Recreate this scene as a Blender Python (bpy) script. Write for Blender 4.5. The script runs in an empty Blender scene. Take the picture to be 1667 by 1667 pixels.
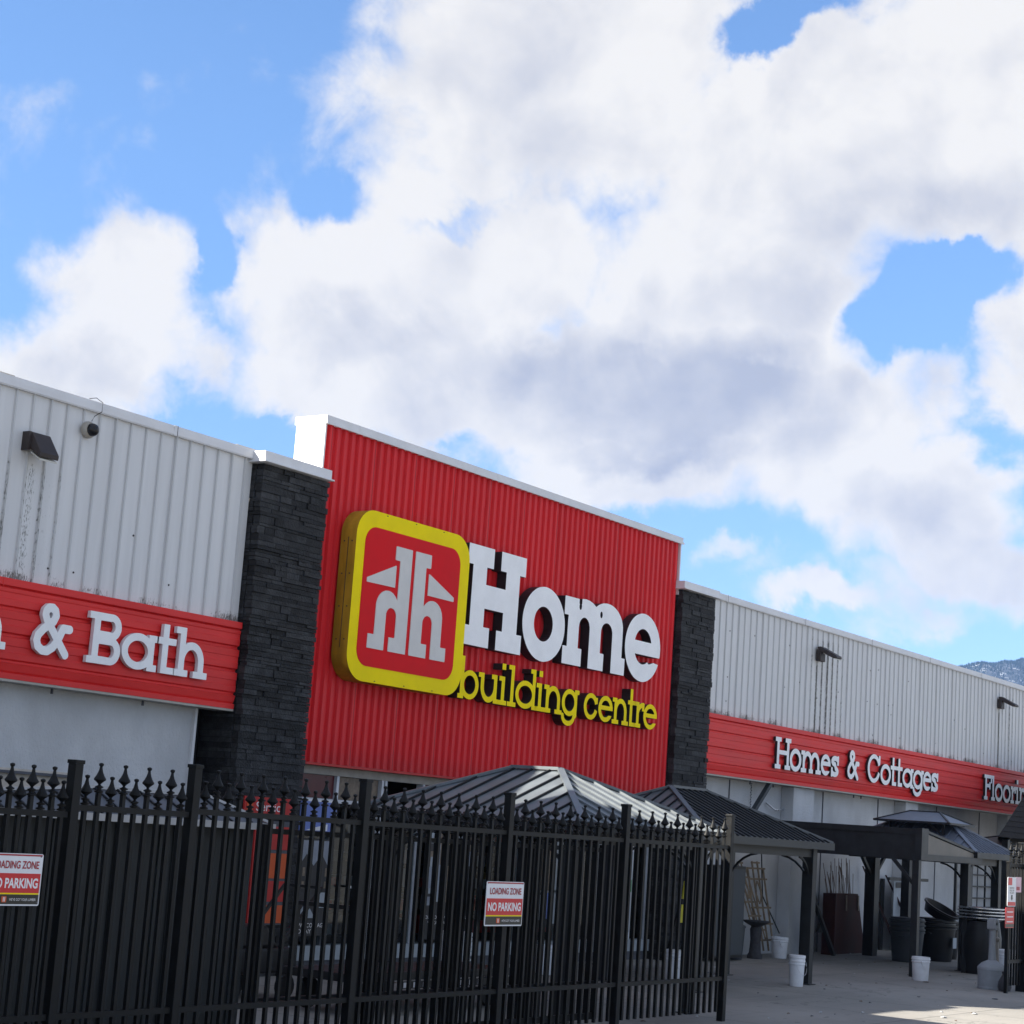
import bpy, bmesh, math, random
import numpy as np
from mathutils import Vector, Matrix
random.seed(7)
R = math.radians
scn = bpy.context.scene
col = scn.collection

# ------------------------------------------------------------------ camera
CAMPOS = (0.0, -14.452, 1.85)
cam = bpy.data.cameras.new('camera')
co = bpy.data.objects.new('camera', cam); col.objects.link(co)
rx = Vector((0.551425, -0.831319, 0.06956)); uy = Vector((-0.176675, -0.034885, 0.983651)); bz = Vector((-0.815301, -0.554699, -0.16611))
m = Matrix((rx, uy, bz)).transposed().to_4x4(); m.translation = Vector(CAMPOS)
co.matrix_world = m
cam.sensor_fit = 'HORIZONTAL'; cam.sensor_width = 36.0; cam.lens = 36.0 * 3048 / 1667
cam.clip_start = .1; cam.clip_end = 12000
scn.camera = co

# ------------------------------------------------------------------ light
SUN_TO = Vector((-1.13, 0.935, 1.0)).normalized()
elev = math.asin(SUN_TO.z)
sl = bpy.data.lights.new('sun', 'SUN'); sl.energy = 5.0; sl.angle = R(.53); sl.color = (1.0, .93, .82)
so = bpy.data.objects.new('sun', sl); col.objects.link(so)
so.rotation_euler = SUN_TO.to_track_quat('Z', 'Y').to_euler(); so.location = (-40, 40, 60)
scn.view_settings.view_transform = 'Standard'; scn.view_settings.look = 'None'
scn.view_settings.exposure = 1.74; scn.view_settings.gamma = 1

world = bpy.data.worlds.new('World'); scn.world = world; world.use_nodes = True
NT = world.node_tree; NT.nodes.clear()


class G:
    """small node-graph helper"""
    def __init__(s, nt): s.nt = nt
    def n(s, t, **k):
        o = s.nt.nodes.new(t)
        for a, b in k.items(): setattr(o, a, b)
        return o
    def put(s, sock, v):
        if isinstance(v, bpy.types.NodeSocket): s.nt.links.new(v, sock)
        elif v is not None: sock.default_value = v
    def m(s, op, a, b=None, c=None, clamp=False):
        o = s.n('ShaderNodeMath', operation=op, use_clamp=clamp)
        s.put(o.inputs[0], a)
        if b is not None: s.put(o.inputs[1], b)
        if c is not None: s.put(o.inputs[2], c)
        return o.outputs[0]
    def v(s, op, a, b=None, out=0):
        o = s.n('ShaderNodeVectorMath', operation=op)
        s.put(o.inputs[0], a)
        if b is not None:
            if op == 'SCALE': s.put(o.inputs[3], b)
            else: s.put(o.inputs[1], b)
        return o.outputs[out]
    def ss(s, x, a, b, ra=0., rb=1.):
        o = s.n('ShaderNodeMapRange', interpolation_type='SMOOTHSTEP')
        s.put(o.inputs[0], x); s.put(o.inputs[1], a); s.put(o.inputs[2], b); s.put(o.inputs[3], ra); s.put(o.inputs[4], rb)
        return o.outputs[0]
    def noise(s, vec, scale, detail=3., rough=.5, dist=0., out=0):
        o = s.n('ShaderNodeTexNoise')
        if vec is not None: s.put(o.inputs['Vector'], vec)
        o.inputs['Scale'].default_value = scale; o.inputs['Detail'].default_value = detail
        o.inputs['Roughness'].default_value = rough; o.inputs['Distortion'].default_value = dist
        return o.outputs[out]
    def mix(s, f, a, b, mode='MIX'):
        o = s.n('ShaderNodeMix', data_type='RGBA', blend_type=mode)
        s.put(o.inputs[0], f); s.put(o.inputs[6], a); s.put(o.inputs[7], b)
        return o.outputs[2]
    def comb(s, x, y, z):
        o = s.n('ShaderNodeCombineXYZ'); s.put(o.inputs[0], x); s.put(o.inputs[1], y); s.put(o.inputs[2], z); return o.outputs[0]


g = G(NT)
out = g.n('ShaderNodeOutputWorld'); bg = g.n('ShaderNodeBackground'); NT.links.new(bg.outputs[0], out.inputs[0])
sky = g.n('ShaderNodeTexSky', sky_type='NISHITA'); sky.sun_disc = False
sky.sun_elevation = elev; sky.sun_rotation = math.atan2(SUN_TO.x, SUN_TO.y)
sky.altitude = 400; sky.air_density = 1.0; sky.dust_density = .3; sky.ozone_density = 3.0
tc = g.n('ShaderNodeTexCoord').outputs['Generated']
dirn = g.v('NORMALIZE', tc)
# directions of the cloud bank are laid out as angles around one fixed compass bearing
AX = Vector((.5622, -.827, 0)); AF = Vector((.827, .5622, 0)); AU = Vector((0, 0, 1))
fx = g.v('DOT_PRODUCT', dirn, tuple(AX), out=1); fy = g.v('DOT_PRODUCT', dirn, tuple(AU), out=1); ff = g.v('DOT_PRODUCT', dirn, tuple(AF), out=1)
nz1 = g.noise(dirn, 9.0, 10., .6, .2, out=1)
nz1 = g.v('SUBTRACT', nz1, (.5, .5, .5))
wv = g.v('SCALE', nz1, .11)
uv = g.v('ADD', g.comb(fx, fy, 0.), wv)


def px2(px, py):
    v = rx * ((px - 833.5) / 3048) + uy * (-(py - 833.5) / 3048) - bz
    v.normalize(); return v.dot(AX), v.dot(AU)


def blob(px, py, ra, rb, amp, rot=-4):
    cx, cy = px2(px, py)
    d = g.v('SUBTRACT', uv, (cx, cy, 0.))
    if rot:
        o = g.n('ShaderNodeVectorRotate', rotation_type='Z_AXIS'); g.put(o.inputs['Vector'], d); o.inputs['Angle'].default_value = R(rot); d = o.outputs[0]
    d = g.v('MULTIPLY', d, (3048 / ra, 3048 / rb, 0.))
    l = g.v('LENGTH', d, out=1)
    return g.ss(l, 1.5, .25, 0., amp)


POS = [(900, 120, 330, 260, 1), (1290, 250, 300, 210, 1), (1560, 200, 300, 260, 1), (1600, 20, 260, 120, 1), (1400, 30, 60, 60, .0),
       (700, 470, 300, 150, 1.1), (500, 480, 150, 140, .9), (620, 590, 290, 100, 1), (880, 640, 330, 120, 1.1), (1150, 660, 230, 130, 1), (1010, 770, 200, 80, .9),
       (1150, 470, 300, 200, 1), (1650, 320, 170, 130, 1), (1330, 560, 110, 110, .5),
       (190, 450, 130, 100, .95), (210, 550, 170, 110, .95), (60, 620, 170, 110, .9), (240, 640, 110, 60, .5), (70, 430, 60, 30, .25),
       (1400, 690, 150, 100, .9), (1330, 790, 130, 90, .9), (1540, 800, 170, 110, 1), (1635, 570, 85, 130, 1), (1480, 870, 130, 70, .6), (1620, 930, 140, 80, .9),
       (1150, 930, 70, 30, .55), (1470, 960, 90, 50, .4), (1320, 1000, 100, 35, .7), (1080, 830, 120, 50, .4), (1500, 1030, 80, 30, .5),
       (305, 570, 85, 75, .85), (1475, 615, 75, 50, .6), (1500, 1000, 170, 45, .35), (1250, 955, 90, 30, .3), (560, 215, 60, 35, .30), (560, 70, 110, 40, .18), (640, 300, 60, 50, .25), (1420, 530, 40, 60, .45), (520, 130, 60, 60, .2)]
NEG = [(1250, 36, 95, 40, .95), (1487, 492, 88, 55, 1.0), (1560, 440, 45, 22, .4), (1620, 690, 50, 40, .35), (350, 410, 30, 70, .45), (740, 345, 60, 24, .3),
       (420, 705, 170, 42, .8), (640, 740, 130, 22, .3), (1060, 900, 130, 60, .45), (560, 330, 60, 50, .5)]
den = None
for b in POS:
    if b[4] <= 0: continue
    o = blob(*b); den = o if den is None else g.m('MAXIMUM', den, o)
for b in NEG:
    den = g.m('SUBTRACT', den, blob(*b))
fb = g.noise(dirn, 8.5, 13., .60, .2)
fb2 = g.noise(dirn, 30., 10., .62, .4)
det = g.m('ADD', g.m('MULTIPLY', g.m('SUBTRACT', fb, .5), 1.9), g.m('MULTIPLY', g.m('SUBTRACT', fb2, .5), .7))
local = g.m('ADD', den, det)
# elsewhere in the sky: broken cloud from noise
wide = g.m('ADD', g.m('MULTIPLY', g.noise(dirn, 2.3, 10., .55, .2), 3.0), -1.13)
inview = g.ss(ff, .80, .90)
inview = g.m('MULTIPLY', inview, g.ss(fy, .62, .5))
dd = g.m('ADD', g.m('MULTIPLY', local, inview), g.m('MULTIPLY', wide, g.m('SUBTRACT', 1., inview)))
alpha = g.ss(dd, .10, .74)
# shading of the cloud bodies: thin edges bright, thick undersides greyer
grey = None
for b in [(1130, 640, 270, 110, 1.), (900, 590, 240, 60, .45), (1330, 700, 110, 90, .5), (1080, 735, 190, 40, .7), (620, 540, 170, 45, .35), (1120, 210, 230, 130, .3), (1500, 350, 200, 60, .35),
          (130, 590, 140, 60, .35), (1480, 810, 150, 50, .35), (800, 120, 120, 100, .25), (1230, 480, 200, 70, .35)]:
    o = blob(*b); grey = o if grey is None else g.m('MAXIMUM', grey, o)
gsh = g.m('MULTIPLY', g.m('ADD', g.m('MULTIPLY', grey, 1.05), g.m('MULTIPLY', g.m('SUBTRACT', g.noise(dirn, 11., 10., .6, .5), .49), 1.3)), g.ss(dd, .35, .9), clamp=True)
b0 = g.noise(dirn, 9., 6., .50, .1); b1 = g.noise(g.v('ADD', dirn, tuple(AX * -.012 + AU * .016)), 9., 6., .50, .1)
relief = g.m('MULTIPLY', g.m('SUBTRACT', b1, b0), 2.6)  # lightens the billows' sunward side in the cloud colour
gsh = g.m('ADD', gsh, g.m('MULTIPLY', relief, g.ss(dd, .2, .6)), clamp=True)
ccol = g.mix(gsh, (.278, .274, .270, 1), (.148, .160, .195, 1))
skyc = g.v('SCALE', sky.outputs[0], .055)
skyc = g.mix(g.ss(fy, .02, .40), g.v('MULTIPLY', skyc, (.78, .86, 1.10)), g.v('MULTIPLY', skyc, (1.06, 1.19, 1.33)))
fin = g.mix(alpha, skyc, ccol)
NT.links.new(fin, bg.inputs[0]); bg.inputs[1].default_value = 1.0

# ------------------------------------------------------------------ materials
def mat(name, c, rough=.6, metal=0., var=.12, scale=6., bump=0., bscale=None, island=0., spec=.28, c2=None, stretch=None, coat=0.):
    M = bpy.data.materials.new(name); M.use_nodes = True
    nt = M.node_tree; h = G(nt); bs = nt.nodes['Principled BSDF']
    pos = h.n('ShaderNodeNewGeometry').outputs['Position']
    if stretch: pos = h.v('MULTIPLY', pos, stretch)
    n1 = h.noise(pos, scale, 5., .6)
    f = h.ss(n1, .3, .7)
    a = tuple(x * (1 - var) for x in c) + (1,); b = tuple(min(1, x * (1 + var)) for x in (c2 or c)) + (1,)
    cc = h.mix(f, a, b)
    if island:
        ri = h.n('ShaderNodeNewGeometry').outputs['Random Per Island']
        cc = h.mix(1., cc, h.comb(*[h.m('MULTIPLY_ADD', ri, island * 2, 1 - island)] * 3), 'MULTIPLY')
    h.put(bs.inputs['Base Color'], cc)
    bs.inputs['Roughness'].default_value = rough; bs.inputs['Metallic'].default_value = metal
    bs.inputs['Specular IOR Level'].default_value = spec
    if coat: bs.inputs['Coat Weight'].default_value = coat; bs.inputs['Coat Roughness'].default_value = .15
    h.put(bs.inputs['Roughness'], h.m('MULTIPLY_ADD', n1, .25, rough - .12, clamp=True))
    if bump:
        bp = h.n('ShaderNodeBump'); bp.inputs['Strength'].default_value = bump; bp.inputs['Distance'].default_value = .02
        h.put(bp.inputs['Height'], h.noise(pos, bscale or scale * 4, 6., .6)); h.put(bs.inputs['Normal'], bp.outputs[0])
    return M


M = {}
M['red'] = mat('red_painted_steel', (.68, .018, .024), .5, 0, .08, 1.3, .05, 20, stretch=(1, 1, .25))
def red_mat():
    mt = bpy.data.materials.new('red_ribbed_steel'); mt.use_nodes = True
    h = G(mt.node_tree); bs = mt.node_tree.nodes['Principled BSDF']
    pos = h.n('ShaderNodeNewGeometry').outputs['Position']; sp = h.n('ShaderNodeSeparateXYZ'); h.put(sp.inputs[0], pos)
    wn = h.n('ShaderNodeTexWhiteNoise', noise_dimensions='1D'); h.put(wn.inputs['W'], h.m('FLOOR', h.m('DIVIDE', sp.outputs[0], .861)))
    n1 = h.noise(h.v('MULTIPLY', pos, (5, 1, .35)), 1.2, 6., .65); n2 = h.noise(pos, .5, 4., .5)
    f = h.m('ADD', h.m('MULTIPLY_ADD', wn.outputs[0], .10, .90), h.m('ADD', h.m('MULTIPLY', h.m('SUBTRACT', n1, .5), .30), h.m('MULTIPLY', h.m('SUBTRACT', n2, .5), .35)))
    c = h.v('SCALE', (.68, .018, .024), f)
    run = h.m('MULTIPLY', h.ss(h.noise(h.v('MULTIPLY', pos, (7, 1, .2)), 1.3, 5., .6), .58, .78), h.ss(sp.outputs[2], 5.2, 6.5))
    c = h.mix(h.m('MULTIPLY', run, .30), c, (.16, .03, .03, 1))
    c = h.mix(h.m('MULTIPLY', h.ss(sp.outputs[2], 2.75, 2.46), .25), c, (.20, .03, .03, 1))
    lap = h.m('PINGPONG', h.m('ADD', sp.outputs[0], .02), .4305); c = h.mix(h.m('MULTIPLY', h.ss(lap, .008, .003), .6), c, (.10, .008, .01, 1))
    h.put(bs.inputs['Base Color'], c); bs.inputs['Specular IOR Level'].default_value = .25; h.put(bs.inputs['Roughness'], h.m('MULTIPLY_ADD', n1, .3, .36))
    bp = h.n('ShaderNodeBump'); bp.inputs['Strength'].default_value = .25; bp.inputs['Distance'].default_value = .02
    h.put(bp.inputs['Height'], h.noise(h.v('MULTIPLY', pos, (2, 1, .8)), 2., 4., .5)); h.put(bs.inputs['Normal'], bp.outputs[0])
    return mt


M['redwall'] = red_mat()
M['band'] = mat('weathered_red_steel', (.66, .022, .022), .5, 0, .07, 2.2, .03, 12, c2=(.68, .032, .03), stretch=(.35, 1, 1.6))
M['trim'] = mat('white_trim', (.66, .67, .69), .45, 0, .05, 3, .03)
M['white_letter'] = mat('white_acrylic', (.84, .85, .86), .4, 0, .04, 4)
M['yellow'] = mat('yellow_acrylic', (.86, .68, .004), .6, 0, .05, 2, spec=.08)
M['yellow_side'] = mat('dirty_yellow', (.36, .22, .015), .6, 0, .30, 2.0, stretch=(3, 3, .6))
M['emblem_red'] = mat('emblem_red', (.64, .013, .018), .6, 0, .04, 2, spec=.08)
M['emblem_white'] = mat('emblem_white', (.60, .59, .57), .45, 0, .04, 5)
M['black'] = mat('black_return', (.022, .020, .022), .5, 0, .2, 5)
M['iron'] = mat('black_powder_coat', (.0055, .0062, .0070), .5, 0, .3, 8, .03, 60, spec=.18)
M['bronze'] = mat('bronze_fixture', (.045, .036, .034), .5, 0, .2, 8)
M['lens'] = mat('frosted_lens', (.5, .49, .44), .3)
M['glass_dark'] = mat('dark_dome', (.02, .02, .022), .08, 0, .1)
M['stone'] = mat('black_ledgestone', (.028, .029, .031), .75, 0, .4, 9, 1., 40, island=.5)
M['mortar'] = mat('pillar_core', (.014, .014, .015), .9)
M['stucco'] = mat('grey_stucco', (.54, .555, .57), .85, 0, .10, 1.6, .8, 50, stretch=(1, 1, .6))
M['roofing'] = mat('flat_roof', (.2, .2, .2), .9)
M['interior'] = mat('dark_interior', (.035, .033, .032), .9)
M['alu'] = mat('beige_window_frame', (.36, .34, .30), .5)
M['white_frame'] = mat('white_mullion', (.55, .58, .62), .4)
M['maroon'] = mat('maroon_transom_panel', (.09, .018, .022), .3)
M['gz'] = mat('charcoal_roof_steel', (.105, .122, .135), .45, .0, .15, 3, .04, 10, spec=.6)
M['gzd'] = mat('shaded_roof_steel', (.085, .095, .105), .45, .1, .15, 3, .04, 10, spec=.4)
M['gz2'] = mat('slate_roof_steel', (.13, .15, .19), .5, .1, .15, 3, .04, 10, spec=.6)
M['gzdark'] = mat('charcoal_aluminium', (.022, .024, .026), .45, .1, .2, 6)
M['lattice'] = mat('seam_black', (.012, .013, .015), .5)
M['panel'] = mat('smoked_panel', (.16, .145, .125), .5, 0, .25, 1.5)
M['shedwall'] = mat('dark_shed_steel', (.028, .032, .034), .45, 0, .2, 1.2, stretch=(6, 6, .5))
M['shedroof'] = mat('grey_shed_roof', (.085, .09, .10), .5, .1, .15, 4)
M['eave'] = mat('pale_eave_trim', (.42, .43, .44), .4, .2, .1, 4)
M['beige'] = mat('beige_siding', (.50, .45, .385), .7)
M['cedar'] = mat('weathered_cedar', (.22, .17, .115), .8, 0, .3, 12)
M['shingle'] = mat('dark_shingle', (.026, .024, .024), .95, 0, .35, 25, .5, 60, spec=.1)
M['canvas'] = mat('taupe_canvas', (.115, .105, .095), .9, 0, .1, 6)
M['bucket'] = mat('white_plastic', (.68, .70, .73), .4, 0, .07, 9)
M['greybin'] = mat('grey_plastic', (.05, .058, .066), .5, 0, .1, 6)
M['blackbin'] = mat('black_plastic', (.012, .012, .013), .4, 0, .2, 6)
M['ash'] = mat('grey_polyethylene', (.25, .27, .29), .55, 0, .08, 9, .05)
M['galv'] = mat('galvanised_steel', (.55, .57, .6), .28, .9, .1, 8)
M['brown'] = mat('dark_brown_board', (.045, .014, .012), .7, 0, .25, 4)
M['twig'] = mat('twig', (.14, .10, .075), .9)
M['rubber'] = mat('rubber', (.012, .012, .012), .8)
M['sign_white'] = mat('sign_white', (.66, .68, .72), .35, 0, .02)
M['sign_red'] = mat('sign_red', (.52, .025, .03), .35, 0, .03)
M['sign_black'] = mat('sign_black', (.025, .024, .02), .35, 0, .05)
M['text_red'] = mat('text_maroon', (.32, .02, .03), .4, 0, .02)
M['text_white'] = mat('text_white', (.72, .72, .74), .4, 0, .02)
M['orange'] = mat('orange_print', (.55, .09, .02), .5, 0, .05)
M['print_red'] = mat('red_print', (.42, .025, .022), .5, 0, .1)
M['print_blue'] = mat('blue_print', (.13, .19, .48), .5, 0, .08)
M['print_sky'] = mat('grey_blue_print', (.22, .25, .30), .5, 0, .15)
M['print_dark'] = mat('dark_print', (.03, .03, .032), .5, 0, .2)
M['print_warm'] = mat('warm_print', (.17, .135, .10), .5, 0, .3, 14)
M['print_pale'] = mat('pale_print', (.30, .34, .38), .5, 0, .1)
M['green'] = mat('green_print', (.02, .20, .04), .5)
M['safety'] = mat('safety_yellow', (.62, .56, .04), .5)
M['pink'] = mat('pink_print', (.60, .42, .48), .5, 0, .1)
M['sill'] = mat('pale_sill', (.30, .34, .37), .6, 0, .1)
M['bulkhead'] = mat('grey_bulkhead', (.085, .09, .105), .7, 0, .15, 5)
M['cast'] = mat('cast_stone', (.05, .05, .055), .8, 0, .2, 20, .3)
M['lichen'] = mat('screw_head', (.05, .05, .05), .6)


def siding_mat():
    mt = bpy.data.materials.new('stained_white_siding'); mt.use_nodes = True
    h = G(mt.node_tree); bs = mt.node_tree.nodes['Principled BSDF']
    pos = h.n('ShaderNodeNewGeometry').outputs['Position']
    sp = h.n('ShaderNodeSeparateXYZ'); h.put(sp.inputs[0], pos); x, z = sp.outputs[0], sp.outputs[2]
    streak = h.noise(h.v('MULTIPLY', pos, (9, 1, .5)), 1., 5., .6)
    base = h.mix(h.ss(streak, .35, .7), (.60, .61, .62, 1), (.65, .66, .67, 1))
    spk = h.noise(h.v('MULTIPLY', pos, (2.2, 1, .55)), 34., 5., .7)
    rib = h.m('PINGPONG', h.m('ADD', x, .0), .114)      # distance from the rib foot
    line = h.ss(rib, .022, .010)
    tot = None
    for cx, w, top, am in ((12.62, .12, 5.2, 1.25), (12.85, .32, 5.2, .55), (12.35, .28, 5.2, .5), (31.50, .13, 5.26, 1.3), (31.9, 1.4, 5.75, .68), (41.3, .16, 5.26, 1.3), (42.0, .7, 5.8, .45)):
        d = h.m('ABSOLUTE', h.m('SUBTRACT', x, cx))
        a = h.m('MULTIPLY', h.ss(d, w, 0.), h.ss(z, top, top - .15)); a = h.m('MULTIPLY', a, am)
        tot = a if tot is None else h.m('MAXIMUM', tot, a)
    edge = h.m('MULTIPLY', h.ss(z, 4.11, 3.94), h.ss(h.noise(h.v('MULTIPLY', pos, (1, 1, .0)), 1.1, 3.), .38, .6))
    tot = h.m('MAXIMUM', h.m('MULTIPLY', tot, h.m('MULTIPLY_ADD', line, .75, .45)), h.m('MULTIPLY', edge, .95))
    mask = h.ss(h.m('ADD', spk, h.m('MULTIPLY', tot, .30)), .66, .76)
    mask = h.m('MULTIPLY', mask, h.ss(tot, .05, .35))
    c = h.mix(h.m('MULTIPLY', mask, .85), base, (.06, .06, .045, 1))
    run = h.m('MULTIPLY', h.ss(tot, .25, 1.1), h.m('MULTIPLY', line, .55))
    c = h.mix(run, c, (.10, .10, .08, 1))
    c = h.mix(h.m('MULTIPLY', line, .30), c, (.22, .23, .23, 1))
    soft = h.m('MULTIPLY', h.ss(tot, .1, 1.0), h.ss(h.noise(h.v('MULTIPLY', pos, (22, 1, .6)), 1., 5., .6), .4, .75))
    c = h.mix(h.m('MULTIPLY', soft, .35), c, (.17, .165, .13, 1))
    h.put(bs.inputs['Base Color'], c); bs.inputs['Roughness'].default_value = .5
    return mt


M['siding'] = siding_mat()


def ground_mat():
    mt = bpy.data.materials.new('concrete'); mt.use_nodes = True
    h = G(mt.node_tree); bs = mt.node_tree.nodes['Principled BSDF']
    pos = h.n('ShaderNodeNewGeometry').outputs['Position']
    a = h.noise(pos, .35, 6., .6); b = h.noise(pos, 2.3, 8., .7); c = h.noise(pos, 45., 3., .6)
    cc = h.mix(h.ss(a, .35, .65), (.182, .175, .160, 1), (.242, .232, .212, 1))
    cc = h.mix(h.m('MULTIPLY', h.ss(b, .52, .72), .45), cc, (.10, .10, .098, 1))
    cc = h.mix(h.m('MULTIPLY', h.ss(c, .5, .8), .35), cc, (.33, .325, .31, 1))
    vo = h.n('ShaderNodeTexVoronoi', feature='DISTANCE_TO_EDGE'); h.put(vo.inputs['Vector'], h.v('ADD', pos, h.v('SCALE', h.noise(pos, 1.2, 6., .6, out=1), 1.4))); vo.inputs['Scale'].default_value = .22
    cr = h.ss(vo.outputs['Distance'], .006, .0)
    cc = h.mix(h.m('MULTIPLY', cr, .6), cc, (.05, .05, .05, 1))
    sg = h.n('ShaderNodeSeparateXYZ'); h.put(sg.inputs[0], pos)
    jx = h.ss(h.m('PINGPONG', h.m('ADD', sg.outputs[0], h.m('MULTIPLY', sg.outputs[1], .02)), 2.3), .022, .010); jy = h.ss(h.m('PINGPONG', h.m('ADD', sg.outputs[1], .9), 2.6), .022, .010)
    cc = h.mix(h.m('MULTIPLY', h.m('MAXIMUM', jx, jy), .55), cc, (.05, .05, .048, 1))
    ty = h.m('MULTIPLY', h.ss(h.noise(h.v('MULTIPLY', pos, (.12, 2.6, 1)), 1.0, 4., .6), .56, .72), .30)
    cc = h.mix(ty, cc, (.075, .075, .073, 1))
    spot = h.ss(h.noise(h.v('MULTIPLY', pos, (1, 2.2, 1)), 3.2, 2., .4), .70, .74)
    cc = h.mix(h.m('MULTIPLY', spot, .5), cc, (.06, .06, .06, 1))
    h.put(bs.inputs['Base Color'], cc); bs.inputs['Roughness'].default_value = .85
    bp = h.n('ShaderNodeBump'); bp.inputs['Strength'].default_value = .35; bp.inputs['Distance'].default_value = .01
    h.put(bp.inputs['Height'], h.noise(pos, 30., 6., .7)); h.put(bs.inputs['Normal'], bp.outputs[0])
    return mt


def glass_mat():
    mt = bpy.data.materials.new('window_glass'); mt.use_nodes = True
    nt = mt.node_tree; h = G(nt); nt.nodes.clear()
    o = h.n('ShaderNodeOutputMaterial'); mx = h.n('ShaderNodeMixShader')
    tr = h.n('ShaderNodeBsdfTransparent'); tr.inputs[0].default_value = (.5, .55, .55, 1)
    gl = h.n('ShaderNodeBsdfGlossy'); gl.inputs['Roughness'].default_value = .03; gl.inputs[0].default_value = (.8, .85, .9, 1)
    fr = h.n('ShaderNodeLayerWeight'); fr.inputs[0].default_value = .5
    h.put(mx.inputs[0], h.m('MULTIPLY_ADD', h.m('POWER', fr.outputs['Facing'], 4.), .8, .05)); nt.links.new(tr.outputs[0], mx.inputs[1]); nt.links.new(gl.outputs[0], mx.inputs[2]); nt.links.new(mx.outputs[0], o.inputs[0])
    return mt


M['ground'] = ground_mat(); M['glass'] = glass_mat()


def hill_mat():
    mt = bpy.data.materials.new('forested_hillside'); mt.use_nodes = True
    h = G(mt.node_tree); bs = mt.node_tree.nodes['Principled BSDF']
    pos = h.n('ShaderNodeNewGeometry').outputs['Position']
    n1 = h.noise(pos, .06, 9., .75)
    sp = h.n('ShaderNodeSeparateXYZ'); h.put(sp.inputs[0], pos)
    low = h.ss(sp.outputs[2], 288., 262.)
    snow = h.ss(h.m('ADD', n1, h.m('MULTIPLY', low, .14)), .68, .76)
    c = h.mix(snow, (.030, .040, .050, 1), (.42, .45, .50, 1))
    h.put(bs.inputs['Base Color'], c); bs.inputs['Roughness'].default_value = .95
    return mt


M['hill'] = hill_mat(); M['forest'] = mat('conifer', (.022, .034, .036), .95)

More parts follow.
